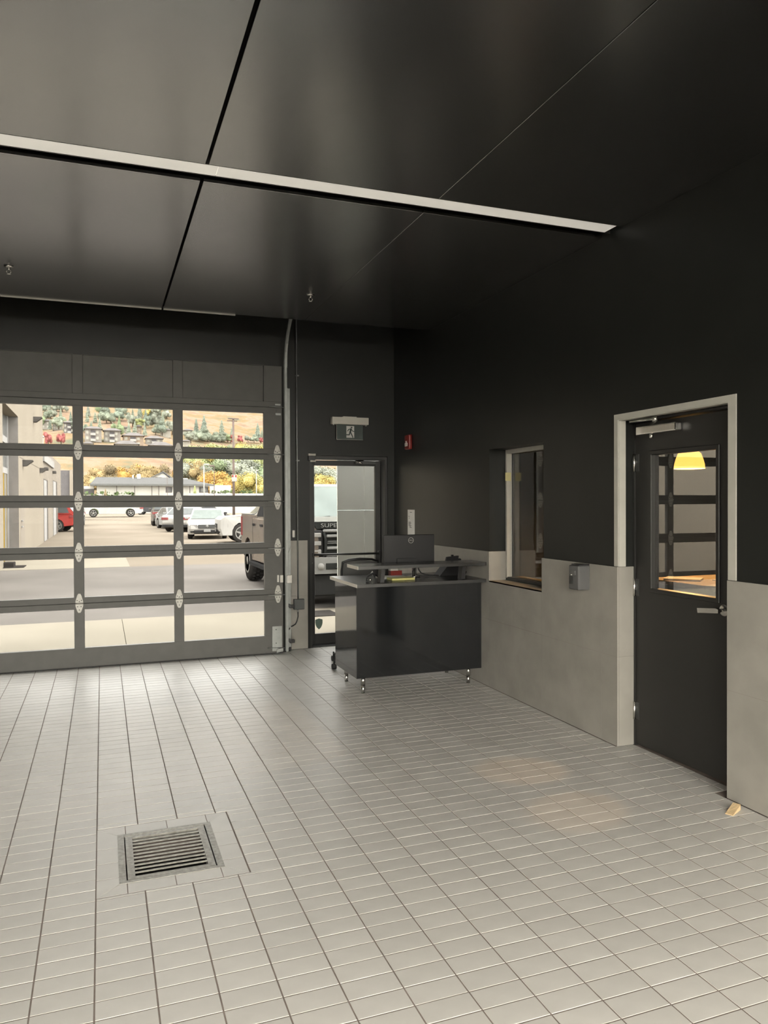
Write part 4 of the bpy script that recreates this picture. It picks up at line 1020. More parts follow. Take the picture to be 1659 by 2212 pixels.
def conifer_mesh(seed):
    r = random.Random(seed); bm = new_bm()
    tiers = 13; n = 18
    for t in range(tiers):
        z0 = 0.08 + 0.92*t/tiers; z1 = min(1.0, z0+0.17)
        rad = 0.30*(1-z0)*r.uniform(0.9, 1.12)+0.022
        top = bm.verts.new((0, 0, z1))
        ring = []
        for k in range(n):
            a = 2*PI*k/n + r.uniform(-0.1, 0.1); q = rad*(1.0 if k % 2 else 0.66)*r.uniform(0.8, 1.15)
            ring.append(bm.verts.new((q*math.cos(a), q*math.sin(a), z0-(0.03 if k % 2 else 0)+r.uniform(-0.012, 0.012))))
        for k in range(n): bm.faces.new((ring[k], ring[(k+1) % n], top))
        bm.faces.new(ring[::-1])
    return bm
KINDS = {}
def leaf_mat(name, c): return ext('foliage_'+name, c, k=0.36, vary=0.30, vscale=2.2, island=0.16)
FOL = dict(green=(0.56, 0.68, 0.40), sage=(0.66, 0.70, 0.56), bluegreen=(0.60, 0.67, 0.51), lime=(0.80, 0.86, 0.40), yellow=(0.98, 0.82, 0.30), orange=(1.0, 0.62, 0.20), gold=(0.92, 0.70, 0.36), red=(0.80, 0.28, 0.26), pine=(0.50, 0.58, 0.46), brown=(0.62, 0.50, 0.30))  # leaf colours lightened: distance haze is put into them
MESHES = {}
def tree(px, py0, py1, Y, col, conifer=False, asp=1.0, label='', name=None, group='trees on the hillside', base=None):
    lo = at(px, py0, Y); hi = at(px, py1, Y)
    z0 = lo[2] if base is None else base
    H_ = max(0.8, hi[2]-z0)
    key = (conifer, col, random.randrange(3))
    root = thing(name or ('conifer_tree' if conifer else 'deciduous_tree'), label, 'tree', (lo[0], Y, z0-0.1), rotz=random.uniform(0, 6.28), group=group)
    if key not in MESHES:
        bm = conifer_mesh(key[2]+3) if conifer else leafy_mesh(key[2]*7+1)
        finish(bm); me = bpy.data.meshes.new('crown'); bm.to_mesh(me); bm.free(); me.materials.append(leaf_mat(col, FOL[col])); MESHES[key] = me
        if 'trunk' not in MESHES:
            bm = new_bm(); path(bm, [(0, 0, 0), (0.02, 0.01, 0.5), (0, 0, 1.0)], [0.10, 0.08, 0.05], 7); finish(bm); me2 = bpy.data.meshes.new('trunk'); bm.to_mesh(me2); bm.free(); me2.materials.append(TRUNK); MESHES['trunk'] = me2
    c = bpy.data.objects.new('crown', MESHES[key]); COL.objects.link(c); c.parent = root
    t = bpy.data.objects.new('trunk', MESHES['trunk']); COL.objects.link(t); t.parent = root
    if conifer:
        c.scale = (H_*0.85*asp, H_*0.85*asp, H_); t.scale = (H_*0.25, H_*0.25, H_*0.3)
    else:
        c.scale = (H_*0.52*asp, H_*0.52*asp, H_*0.50); c.location = (0, 0, H_*0.50); t.scale = (H_*0.4, H_*0.4, H_*0.5)
    return root
def hit(px, py):
    """where the line of sight meets the hillside"""
    Y = 116.0
    while Y < 800:
        p = at(px, py, Y)
        if p[2] <= hill_z(p[0], Y): return p
        Y += 1.0
    return at(px, py, 800)
def htree(px, pb, pt, col, conifer=False, asp=1.0, label='', group='trees on the hillside'):
    p = hit(px, pb)
    return tree(px, pb, pt, p[1], col, conifer, asp, label, group=group, base=hill_z(p[0], p[1]))
rnd = random.Random(11)
ORD = ['first', 'second', 'third', 'fourth', 'fifth', 'sixth', 'seventh', 'eighth', 'ninth', 'tenth', 'eleventh', 'twelfth', 'thirteenth', 'fourteenth', 'fifteenth', 'sixteenth']
CW = dict(sage='pale sage', bluegreen='bluish green', green='green', pine='grey green', lime='lime green', yellow='yellow', gold='golden', brown='brownish', orange='orange')
# grove above the houses, seen in the left and middle top panes
L1, G1 = 'hazy green tree in the grove above the row of hillside houses', 'grove above the hillside houses'
for k in range(46):
    px = 90 + 285*k/46 + rnd.uniform(-6, 6)
    row = k % 3
    pb = (934, 916, 899)[row] - max(0, (170-px))*0.12 + rnd.uniform(-3, 3) + (6 if px > 240 else 0)
    col = rnd.choice(['sage', 'sage', 'bluegreen', 'green', 'bluegreen', 'pine'])
    con = rnd.random() < 0.45
    htree(px, pb, pb-rnd.uniform(24, 34), col, con, rnd.uniform(0.85, 1.15), '%s %s, %s from the left in the %s row of the hillside grove' % (CW[col], 'conifer' if con else 'leafy tree', ORD[k//3], ('front', 'middle', 'back')[row]), G1)
htree(318, 903, 880, 'yellow', False, 1.2, 'bright yellow tree at the top of the grove above the houses')
htree(301, 925, 902, 'lime', False, 1.2, 'light green bushy tree beside the small gabled house on the hill')
htree(315, 912, 882, 'pine', True, 1.0, 'pointed dark conifer below the bright yellow tree on the hill')
htree(335, 905, 880, 'sage', False, 1.0, 'tall pale tree right of the pointed dark conifer on the hill')
# red trees low on the left slope
htree(104, 962, 930, 'red', False, 0.72, 'dark red tree nearest the left building on the slope')
htree(132, 962, 931, 'red', False, 0.72, 'dark red tree next to the first vertical bar of the door')
# right top pane: conifers on the orange slope
for k, (px, pb, pt, col, lab) in enumerate(((424, 950, 902, 'pine', 'tall hazy conifer at the left of the right top pane'), (441, 945, 895, 'pine', 'tallest hazy conifer left of the utility pole'), (479, 945, 905, 'bluegreen', 'slim blue green conifer just left of the utility pole'), (501, 948, 920, 'bluegreen', 'short conifer directly behind the utility pole'), (557, 950, 912, 'pine', 'dark conifer at the right edge of the right top pane'), (566, 950, 926, 'bluegreen', 'small blue conifer beside the door stile on the slope'))):
    htree(px, pb, pt, col, True, 1.0, lab)
L2, G2 = 'muted green leafy tree below the conifers on the orange slope', 'leafy trees below the conifers'
for k, (px, pb, pt) in enumerate(((412, 957, 928), (430, 957, 925), (448, 958, 924), (464, 958, 930), (479, 958, 932), (492, 958, 936), (536, 955, 938), (549, 956, 936))):
    htree(px, pb, pt, rnd.choice(['sage', 'green', 'bluegreen']), False, 1.2, 'muted green leafy tree, %s from the left below the conifers of the right top pane' % ORD[k], G2)
htree(498, 958, 937, 'red', False, 1.0, 'round rust red tree left behind the utility pole')
htree(519, 958, 938, 'red', False, 0.9, 'deep red tree right of the utility pole')
htree(564, 958, 943, 'red', False, 1.0, 'small red tree at the right edge of the right top pane')
L3, G3 = 'yellow green tree top in the band behind the low white wall', 'band of yellow green trees'
for k in range(13):
    px = 408 + 13.5*k
    p = tree(px, 1052, 952+rnd.uniform(-5, 5)+ (6 if k < 2 else 0), 150+rnd.uniform(0, 10), rnd.choice(['lime', 'lime', 'green', 'yellow']), False, rnd.uniform(0.75, 0.95), 'yellow green tree top, %s from the left in the band behind the white wall' % ORD[k], group=G3, base=hill_z(0, 150)-1)
# autumn trees behind the white building
L4, G4 = 'golden brown tree rising behind the long white building', 'golden trees behind the white building'
for k in range(11):
    px = 196 + 24*k + rnd.uniform(-4, 4)
    tree(px, 1050, 1000+rnd.uniform(-8, 10) - (8 if k > 7 else 0), 137+rnd.uniform(0, 6), ('gold', 'gold', 'brown', 'orange', 'gold')[k % 5], False, rnd.uniform(0.85, 1.15), 'autumn tree, %s from the left behind the long white building' % ORD[k], group=G4, base=hill_z(0, 137)-1.0)
for px, pt, col, lab in ((456, 1012, 'orange', 'vivid orange tree beside the white lamp post'), (478, 1010, 'orange', 'vivid orange tree behind the dark lamp pole'), (496, 1016, 'yellow', 'yellow tree left of the sign pole'), (520, 1014, 'yellow', 'yellow tree right of the sign pole'), (540, 1022, 'lime', 'lime green tree left of the far right lamp post'), (563, 1012, 'yellow', 'yellow tree at the right edge behind the far lamp post'), (690, 1016, 'yellow', 'golden yellow tree above the truck windscreen'), (712, 1020, 'orange', 'orange tree above the truck bonnet beside the pier')):
    tree(px, 1068, pt, 128+rnd.uniform(0, 4), col, False, 1.05, lab, base=0.3)
for k, (px, pt) in enumerate(((425, 990), (450, 992), (475, 988), (500, 985), (525, 982), (550, 984), (575, 985), (685, 1000), (725, 1000))):
    tree(px, 1056, pt, 142+rnd.uniform(0, 5), rnd.choice(['green', 'sage']), False, 1.15, 'tall green tree, %s from the left in the belt behind the orange trees' % ORD[k], group='green tree belt', base=2.5)

# ---- houses on the slope
M_ROOF = ext('grey_shingle_roof', (0.62, 0.58, 0.56), k=0.6, vary=0.10, vscale=0.6)
HW = [ext('house_wall_grey', (0.62, 0.57, 0.50), k=0.42), ext('house_wall_tan', (0.74, 0.58, 0.44), k=0.42), ext('house_wall_cream', (0.88, 0.82, 0.70), k=0.42), ext('house_wall_dark', (0.44, 0.41, 0.38), k=0.42)]
M_HWIN = ext('house_window', (0.98, 0.96, 0.82), k=0.42)
M_HDARK = ext('porch_shade_dark_window', (0.34, 0.32, 0.32), k=0.42)  # painted shade of house porches; also dark windows and the shed band
M_HWHITE = ext('house_white_trim', (0.92, 0.90, 0.84), k=0.42)
def house(px0, px1, pe, pb, wall, label, windows=3, balcony=True, gable=False, pr_=None):
    c = hit((px0+px1)/2, pb); Y = c[1]
    A = at(px0, pb, Y); B = at(px1, pb, Y); E_ = at(px0, pe, Y)
    w = B[0]-A[0]; zb = c[2]-0.5; ze = E_[2]; dep = w*0.75
    t = thing('hillside_house', label, 'house', (c[0], Y, zb), group='houses on the slope')
    bm = new_bm(); bx(bm, A[0]+0.06*w, B[0]-0.06*w, Y, Y+dep, zb, ze); obj('wall', bm, wall, t)
    rh = w*0.16
    bm = new_bm()
    q = [bm.verts.new(p) for p in ((A[0], Y-0.8, ze-0.1), (B[0], Y-0.8, ze-0.1), (B[0], Y+dep+0.5, ze-0.1), (A[0], Y+dep+0.5, ze-0.1))]
    if gable:
        r1 = bm.verts.new((c[0], Y-0.8, ze+rh*1.6)); r2 = bm.verts.new((c[0], Y+dep+0.5, ze+rh*1.6))
        for f in ((q[0], q[1], r1), (q[1], q[2], r2, r1), (q[2], q[3], r2), (q[3], q[0], r1, r2), (q[3], q[2], q[1], q[0])): bm.faces.new(f)
    else:
        r1 = bm.verts.new((A[0]+0.32*w, Y+dep*0.5, ze+rh)); r2 = bm.verts.new((B[0]-0.32*w, Y+dep*0.5, ze+rh))
        for f in ((q[0], q[1], r2, r1), (q[1], q[2], r2), (q[2], q[3], r1, r2), (q[3], q[0], r1), (q[3], q[2], q[1], q[0])): bm.faces.new(f)
    obj('roof', bm, M_ROOF, t)
    h = ze-zb
    for k in range(windows):
        xa = A[0] + w*(0.12 + 0.80*k/windows)
        if balcony and k == windows//2:
            for z in (0.54, 0.12):
                bm = new_bm(); bx(bm, xa-0.02*w, xa+0.22*w, Y-0.03, Y-0.005, zb+h*z, zb+h*(z+0.36)); o = obj('porch_opening', bm, M_HDARK, t)
                bm = new_bm(); bx(bm, xa-0.03*w, xa+0.24*w, Y-0.5, Y-0.04, zb+h*z-0.15, zb+h*z+0.45); obj('balcony', bm, M_HWHITE, t)
            continue
        for z in (0.62, 0.20):
            bm = new_bm(); bx(bm, xa, xa+0.13*w, Y-0.06, Y-0.005, zb+h*z, zb+h*(z+0.22)); obj('window', bm, M_HWIN, t)
house(181, 222, 925, 951, HW[0], 'grey hillside house with balcony at the left of the middle top pane', 3)
house(222, 263, 929, 953, HW[0], 'grey hillside house with balcony joined to the one beside the door bar', 3)
house(263, 313, 940, 962, HW[1], 'tan hillside house with hip roof in the middle of the row', 3)
house(313, 354, 946, 966, HW[0], 'grey low house right of the tan hip roofed house', 3)
house(178, 203, 957, 972, HW[2], 'cream house roof low at the left of the middle top pane', 3, False)
house(246, 302, 958, 974, HW[2], 'wide cream house lowest in the middle top pane', 4, False)
house(320, 376, 961, 976, HW[2], 'cream house low at the right of the middle top pane', 3, False)
house(291, 307, 921, 938, HW[1], 'small gabled house up the slope among the trees', 2, False, True)
house(264, 279, 923, 935, HW[0], 'small grey house half hidden in the grove', 2, False)
house(346, 370, 928, 942, HW[2], 'pale house high at the right of the middle top pane', 2, False)
house(90, 112, 908, 924, HW[0], 'grey house first in the left upper row', 2, False)
house(112, 137, 911, 926, HW[0], 'grey house second in the left upper row', 3, False)
house(136, 164, 912, 934, HW[3], 'dark house with pale balcony beside the first door bar', 3, True)
house(394, 417, 929, 942, HW[2], 'white house at the left of the right top pane', 2, False)
house(392, 412, 952, 964, HW[2], 'grey roofed house low at the left of the right top pane', 2, False)

# ---- long white building beyond the lot
WYB = 112.0
wbld = thing('white_building', 'long white single storey building with grey roof beyond the lot', 'building', (at(300, 1080, WYB)[0], WYB, 0.4))
xa, xb = at(204, 1050, WYB)[0], at(459, 1050, WYB)[0]
ze = at(300, 1046, WYB)[2]; zr = at(300, 1031, WYB+4)[2]
M_WHITEW = ext('white_siding', (1.0, 0.96, 0.86), k=0.27, vary=0.02)
M_GROOF = ext('blue_grey_roof', (0.58, 0.58, 0.57), k=0.7, vary=0.05)
bm = new_bm(); bx(bm, xa+0.3, xb-0.6, WYB, WYB+9, 0.2, ze); obj('wall', bm, M_WHITEW, wbld)
bm = new_bm()
q = [bm.verts.new(p) for p in ((xa-0.6, WYB-0.8, ze-0.05), (xb+0.2, WYB-0.8, ze-0.05), (xb+0.2, WYB+9.5, ze-0.05), (xa-0.6, WYB+9.5, ze-0.05), (xa+0.2, WYB+4.4, zr), (xb-4.0, WYB+4.4, zr))]
for f in ((0, 1, 5, 4), (1, 2, 5), (2, 3, 4, 5), (3, 0, 4), (3, 2, 1, 0)): bm.faces.new([q[i] for i in f])
obj('roof', bm, M_GROOF, wbld)
bm = new_bm(); bx(bm, xa-0.6, xb+0.2, WYB-0.95, WYB-0.8, ze-0.25, ze+0.02); obj('fascia', bm, ext('grey_fascia', (0.40, 0.40, 0.38), k=0.42), wbld)
M_POSTD = ext('dark_post', (0.34, 0.30, 0.27), k=0.42)
for px in (252, 291, 328, 343, 410):
    x = at(px, 1060, WYB-0.5)[0]
    bm = new_bm(); bx(bm, x-0.05, x+0.05, WYB-0.6, WYB-0.5, 0.2, ze); obj('porch_post', bm, M_POSTD, wbld)
for p0, p1 in ((358, 372), (430, 450)):
    A = at(p0, 1052, WYB); B = at(p1, 1064, WYB)
    bm = new_bm(); bx(bm, A[0], B[0], WYB-0.06, WYB-0.005, B[2], A[2]); wo = obj('window', bm, M_HDARK, wbld)
    bm = new_bm(); bx(bm, A[0]+0.3, (A[0]+B[0])/2-0.05, WYB-0.09, WYB-0.065, B[2]+0.1, A[2]-0.1); obj('pane', bm, ext('pale_pane', (0.70, 0.70, 0.64), k=0.42), wo)
    bm = new_bm(); bx(bm, (A[0]+B[0])/2+0.05, B[0]-0.3, WYB-0.09, WYB-0.065, B[2]+0.1, A[2]-0.1); obj('pane', bm, ext('pale_pane', (0.70, 0.70, 0.64), k=0.42), wo)
for p0, p1, pz in ((296, 304, 1024), (393, 406, 1033), (286, 289, 1026)):
    A = at(p0, pz, WYB+3.5); B = at(p1, pz, WYB+3.5)
    bm = new_bm(); bx(bm, A[0], B[0], WYB+3.5, WYB+4.8, zr-1.0, A[2], bev=0.05); obj('roof_unit', bm, M_WHITEW, wbld)
gb = thing('gabled_white_building', 'white gabled building rising behind the long white building', 'building', (at(345, 1040, 121)[0], 121.5, 0.4))
A = at(316, 1040, 121.5); B = at(376, 1040, 121.5); T = at(352, 1021, 121.5)
bm = new_bm(); prism(bm, [(A[0], 0.4), (B[0], 0.4), (B[0], A[2]), (T[0], T[2]), (A[0], A[2])], 'y', 121.5, 128); obj('wall', bm, M_WHITEW, gb)
bm = new_bm(); bx(bm, T[0]-1.2, T[0]-0.2, 121.42, 121.49, T[2]-1.6, T[2]-0.7); obj('gable_vent', bm, M_POSTD, gb)
bm = new_bm(); prism(bm, [(A[0]-0.3, A[2]-0.05), (A[0]-0.3, A[2]+0.15), (T[0], T[2]+0.22), (B[0]+0.3, B[2]+0.15), (B[0]+0.3, B[2]-0.05), (T[0], T[2]+0.03)], 'y', 121.2, 128.2); obj('roof', bm, M_GROOF, gb)
sw = thing('small_white_shed', 'low white shed with dark band left of the long white building', 'shed', (at(195, 1060, 116)[0], 116, 0.4))
A = at(181, 1050, 116); B = at(203, 1050, 116)
bm = new_bm(); bx(bm, A[0], B[0], 116, 119, 0.3, A[2]); obj('wall', bm, M_WHITEW, sw)
bm = new_bm(); bx(bm, A[0], B[0], 115.9, 115.99, A[2]-1.2, A[2]-0.4); obj('dark_band', bm, M_HDARK, sw)
# low white wall and hedges
A = at(453, 1048, 118); B = at(499, 1048, 118)
bm = new_bm(); bx(bm, A[0], B[0], 118, 118.4, 0.3, A[2])
solo('low_white_wall', bm, M_WHITEW, 'plain white wall right of the grey roofed building', 'wall', ((A[0]+B[0])/2, 118.2, 0.3))
M_HEDGE = ext('hedge_leaves', (0.42, 0.56, 0.26), k=0.55, vary=0.25, vscale=1.0)
def hedge(p0, p1, pt, Y, label):
    A = at(p0, pt, Y); B = at(p1, pt, Y); r = random.Random(int(p0)); bm = new_bm()
    n = max(6, int((B[0]-A[0])/0.5))
    for k in range(n*26):
        c = Vector((A[0]+(B[0]-A[0])*r.random(), Y+r.uniform(-0.4, 0.4), 0.45+(A[2]-0.45)*r.random()**0.7)); s = r.uniform(0.10, 0.2)
        d = Vector((r.gauss(0, 1), r.gauss(0, 1), r.gauss(0, 1))).normalized(); a = d.orthogonal()*s; b_ = d.cross(a)
        bm.faces.new([bm.verts.new(c+q_) for q_ in (a, b_, -a, -b_)])
    bx(bm, A[0], B[0], Y-0.3, Y+0.3, 0.2, 0.45+(A[2]-0.45)*0.8)
    o = solo('hedge', bm, M_HEDGE, label, 'hedge', ((A[0]+B[0])/2, Y, 0.2))
hedge(181, 288, 1063, 109, 'low green hedge in front of the long white building')
hedge(455, 575, 1060, 116, 'green hedge below the orange and yellow trees')
A = at(425, 1068, 106); bm = new_bm(); bx(bm, A[0]-1, at(578, 1068, 106)[0], 106, 106.4, 0.2, at(500, 1066, 106)[2]); solo('white_kerb_wall', bm, M_WHITEW, 'long low white kerb wall at the far edge of the lot', 'wall', (A[0], 106, 0.2))
for px, lab in ((228, 'small conical shrub before the left half of the white building'), (421, 'slim yellow green shrub before the right end of the white building')):
    tree(px, 1078, 1052 if px < 300 else 1046, 108, 'lime' if px > 300 else 'brown', True, 0.8, lab, name='conical_shrub', group='shrubs by the white building', base=0.35)

# ---- poles
M_POLEW = ext('white_pole', (1.0, 0.98, 0.90), k=0.42); M_POLED = ext('brown_pole', (0.42, 0.33, 0.29), k=0.42)
def lamp_post(px, pt, Y, mt_, label, arm, rad=0.07):
    b0 = at(px, 1085, Y); t0 = at(px, pt, Y); z0 = ground_z(Y)
    t = thing('lamp_post', label, 'lamp post', (b0[0], Y, z0))
    bm = new_bm(); tube(bm, (b0[0], Y, z0), (b0[0], Y, t0[2]), rad, rad*0.8, n=10); obj('post', bm, mt_, t)
    bm = new_bm(); bx(bm, min(b0[0], b0[0]+arm), max(b0[0], b0[0]+arm), Y-0.15, Y+0.15, t0[2]-0.05, t0[2]+0.12, bev=0.03); obj('lamp_head', bm, mt_, t)
lamp_post(441, 1004, 90, M_POLEW, 'white lamp post with arm pointing right beyond the sedan', 0.60, 0.08)
lamp_post(463, 1007, 92, M_POLED, 'dark lamp post with arm pointing left beside the orange trees', -0.6, 0.05)
lamp_post(554, 1017, 95, M_POLEW, 'white lamp post at the right of the right panes', 0.22, 0.07)
lamp_post(371.5-10, 1015, 100, M_POLED, 'thin pole in front of the white gabled building', 0.05, 0.03)
up = thing('utility_pole', 'tall brown utility pole with cross arms and a parking sign', 'utility pole', (at(505, 1085, 80)[0], 80, ground_z(80)))
x = BASE[up.name][0]; zt = at(505, 905, 80)[2]
bm = new_bm(); tube(bm, (x, 80, ground_z(80)), (x, 80, zt), 0.14, 0.10, n=12); obj('pole', bm, M_POLED, up)
bm = new_bm(); bx(bm, x-0.55, x+0.55, 79.85, 79.95, zt-0.05, zt+0.06); bx(bm, x-0.62, x+0.42, 80.05, 80.15, zt-0.25, zt-0.16); obj('cross_arm', bm, M_POLED, up)
A = at(500.5, 1025, 79.8); B = at(511.5, 1040, 79.8)
bm = new_bm(); bx(bm, A[0], B[0], 79.76, 79.80, B[2], A[2], bev=0.01); sg = obj('sign_plate', bm, M_POLEW, up)
M_SRED = ext('sign_red', (0.80, 0.16, 0.14), k=0.42)
bm = new_bm(); bx(bm, A[0]+0.03, A[0]+0.17, 79.735, 79.755, A[2]-0.27, A[2]-0.06); bx(bm, B[0]-0.17, B[0]-0.03, 79.735, 79.755, A[2]-0.27, A[2]-0.06); obj('sign_mark', bm, M_SRED, sg)
wp = at(90.5, 945, 60)
bm = new_bm(); tube(bm, (wp[0]+0.0, 60, wp[2]-1.6), (wp[0], 60, wp[2]), 0.10, n=10); tube(bm, (wp[0], 60, wp[2]), (wp[0], 60, wp[2]+0.12), 0.17, 0.15, n=12)
lv = thing('roof_vent', 'white roof vent pipe rising behind the beige building', 'vent pipe', (wp[0], 60, wp[2]-1.6)); obj('vent_pipe', bm, M_POLEW, lv)

# ================================================================== VEHICLES
M_TIRE = ext('tyre_rubber', (0.16, 0.15, 0.14), k=0.55)
M_RIM = ext('alloy_rim', (0.80, 0.78, 0.72), k=0.45)
M_CGLASS = ext('car_glass', (0.30, 0.33, 0.33), k=0.5, spec=0.10, rough=0.1)
M_PALEGLASS = ext('pale_windscreen', (0.74, 0.84, 0.80), k=0.55)  # pale matt colour stands in for sky mirrored in the glass
M_CDARK = ext('car_dark_trim', (0.14, 0.14, 0.14), k=0.5)
M_CHROME = ext('car_chrome', (0.80, 0.80, 0.78), k=0.42)
M_PLATE = ext('licence_plate', (1.0, 1.0, 0.97), k=0.42)
M_LAMPC = ext('clear_headlamp', (0.88, 0.86, 0.82), k=0.42)
M_LAMPR = ext('red_tail_lamp', (0.72, 0.20, 0.20), k=0.42)
def wheel(x, side, W, r, parent, w=0.22, rimr=0.68):
    s = side
    y1 = s*(W/2-0.01); y0 = y1 - s*w
    bm = new_bm()
    prof = [(r*0.62, 0), (r*0.92, 0.0), (r, 0.035), (r, w-0.035), (r*0.92, w), (r*0.62, w)]
    lathe(bm, prof, (x, min(y0, y1), r), axis='y', n=28)
    t = obj('tyre', bm, M_TIRE, parent, local=True)
    bm = new_bm(); yo = y1 + s*0.004
    lathe(bm, [(r*rimr, -0.004), (r*rimr, 0.010), (r*rimr*0.86, 0.010), (r*rimr*0.84, -0.004)], (x, yo, r), axis='y', n=28)
    for k in range(5):
        a = 2*PI*k/5 + 0.3
        c, sn_ = math.cos(a), math.sin(a); px_, pz_ = -sn_, c
        q = [(x+c*0.05+px_*r*0.10, r+sn_*0.05+pz_*r*0.10), (x+c*r*rimr*0.9+px_*r*0.07, r+sn_*r*rimr*0.9+pz_*r*0.07), (x+c*r*rimr*0.9-px_*r*0.07, r+sn_*r*rimr*0.9-pz_*r*0.07), (x+c*0.05-px_*r*0.10, r+sn_*0.05-pz_*r*0.10)]
        prism(bm, q, 'y', yo-0.004, yo+0.010)
    lathe(bm, [(0.001, 0.012), (0.06, 0.012), (0.07, 0.0)], (x, yo, r), axis='y', n=14)
    obj('rim', bm, M_RIM, t, local=True)
def shell(bm, poly, W, shrink=0.965, edge=0.10, taper=None):
    """a side outline given thickness with rounded shoulders and a plan taper"""
    cx_ = sum(p[0] for p in poly)/len(poly); cz_ = sum(p[1] for p in poly)/len(poly)
    rings = []
    for y, s in ((-W/2, shrink), (-W/2+edge, 1.0), (W/2-edge, 1.0), (W/2, shrink)):
        ring = []
        for (x, z) in poly:
            k = taper(x) if taper else 1.0
            ring.append(bm.verts.new((cx_+(x-cx_)*(s if abs(z-cz_) > 0 else 1), y*k, cz_+(z-cz_)*s)))
        rings.append(ring)
    n = len(poly)
    for A, B in zip(rings, rings[1:]):
        for i in range(n):
            f = bm.faces.new((A[i], A[(i+1) % n], B[(i+1) % n], B[i])); f.smooth = False
    bm.faces.new(rings[0][::-1]); bm.faces.new(rings[-1])
def arch(x, r, n=9, z0=0.22):
    """wheel arch points from rear to front"""
    a0 = math.asin(min(0.9, max(-0.6, (z0-r)/(r*1.18))))
    return [(x+1.18*r*math.cos(t), r+1.18*r*math.sin(t)) for t in [PI-a0-(PI-2*a0)*k/(n-1) for k in range(n)]]
def car(name, label, loc, rot, paint, kind='sedan', L=4.75, W=1.84, Hh=1.46, r=0.33, face='front', glassm=None, cat='car', group='parked cars'):
    """x forward, y to the left, standing on z = 0"""
    t = thing(name, label, cat, loc, rot, group)
    g_ = glassm or M_CGLASS
    h = L/2; fx, rx = h-0.92, -h+1.02
    if kind == 'sedan':
        top = [(h-0.02, 0.50), (h-0.06, 0.66), (h-0.30, 0.76), (h-1.25, 0.93), (0.4, 0.95), (-1.3, 0.97), (-h+0.75, 1.02), (-h+0.10, 1.00), (-h+0.01, 0.80), (-h, 0.55)]
        cab = [(h-1.30, 0.92), (h-2.15, Hh-0.04), (-0.15, Hh), (-0.95, Hh-0.04), (-h+0.62, 1.00)]
    elif kind == 'suv':
        top = [(h-0.02, 0.58), (h-0.05, 0.85), (h-0.35, 1.0), (h-1.15, 1.10), (0.4, 1.10), (-1.4, 1.12), (-h+0.25, 1.15), (-h+0.05, 1.02), (-h, 0.7)]
        cab = [(h-1.15, 1.08), (h-1.95, Hh-0.05), (-0.4, Hh), (-h+0.55, Hh-0.06), (-h+0.12, 1.12)]
    else:
        top = [(h-0.02, 0.62), (h-0.03, 1.0), (h-0.20, 1.13), (h-1.45, 1.20), (h-2.0, 1.20), (-0.55, 1.20), (-0.56, 1.25), (-h+0.05, 1.25), (-h+0.02, 0.8), (-h, 0.6)]
        cab = [(h-1.55, 1.18), (h-2.25, Hh-0.04), (h-2.9, Hh), (-0.45, Hh-0.03), (-0.62, 1.18)]
        rx = -h+1.25; fx = h-1.0
    z0 = 0.24 if kind == 'sedan' else 0.32
    bottom = [(-h+0.12, z0+0.06)] + arch(rx, r, z0=z0) + arch(fx, r, z0=z0) + [(h-0.12, z0)]
    poly = top + bottom
    tap = lambda x: 1.0 - 0.10*max(0.0, (abs(x)-(h-0.7))/0.7)**2
    bm = new_bm(); shell(bm, poly, W, taper=tap); obj('body', bm, paint, t, local=True)
    def cabw(z, zb, zt): return (W/2-0.06) - 0.17*(z-zb)/(zt-zb)
    zb = cab[0][1]; zt = Hh
    bm = new_bm()
    A = [bm.verts.new((x, -cabw(z, zb, zt), z)) for x, z in cab]; B = [bm.verts.new((x, cabw(z, zb, zt), z)) for x, z in cab]
    n = len(cab)
    for i in range(n): bm.faces.new((A[i], A[(i+1) % n], B[(i+1) % n], B[i]))
    bm.faces.new(A[::-1]); bm.faces.new(B); obj('cabin', bm, paint, t, local=True)
    # glass: windscreen, rear window, side windows
    def cabin_pt(i, j, u, s): return (cab[i][0]+(cab[j][0]-cab[i][0])*u, cab[i][1]+(cab[j][1]-cab[i][1])*u)
    for nm, i, j, off in (('windscreen', 0, 1, 0.012), ('rear_window', n-1, n-2, -0.012)):
        bm = new_bm(); q = []
        for u, s in ((0.06, -1), (0.06, 1), (0.92, 1), (0.92, -1)):
            x, z = cabin_pt(i, j, u, s); q.append((x+off, s*(cabw(z, zb, zt)-0.07), z+0.012))
        lo_ = [bm.verts.new(p) for p in q]; hi_ = [bm.verts.new((p[0]+off, p[1], p[2]+0.008)) for p in q]
        bm.faces.new(lo_); bm.faces.new(hi_)
        for k in range(4): bm.faces.new((lo_[k], lo_[(k+1) % 4], hi_[(k+1) % 4], hi_[k]))
        obj(nm, bm, g_ if nm == 'windscreen' else M_CGLASS, t, local=True)
    xf0, xf1 = cab[0][0]-0.22, cab[1][0]-0.12
    xr0, xr1 = cab[-1][0]+0.25, cab[-2][0]+0.05
    xm = (xf0+xr0)/2
    for s in (-1, 1):
        for (a0, a1, b0, b1) in ((xf0, xf1, xm+0.04, xm+0.04), (xm-0.04, xm-0.04, xr0, xr1)):
            bm = new_bm(); zl, zh = zb+0.05, zt-0.09
            q = [(a0, zl), (a1, zh), (b1, zh), (b0, zl)]
            lo_ = [bm.verts.new((x, s*(cabw(z, zb, zt)+0.002), z)) for x, z in q]; hi_ = [bm.verts.new((x, s*(cabw(z, zb, zt)+0.012), z)) for x, z in q]
            bm.faces.new(lo_); bm.faces.new(hi_)
            for k in range(4): bm.faces.new((lo_[k], lo_[(k+1) % 4], hi_[(k+1) % 4], hi_[k]))
            obj('side_window', bm, M_CGLASS, t, local=True)
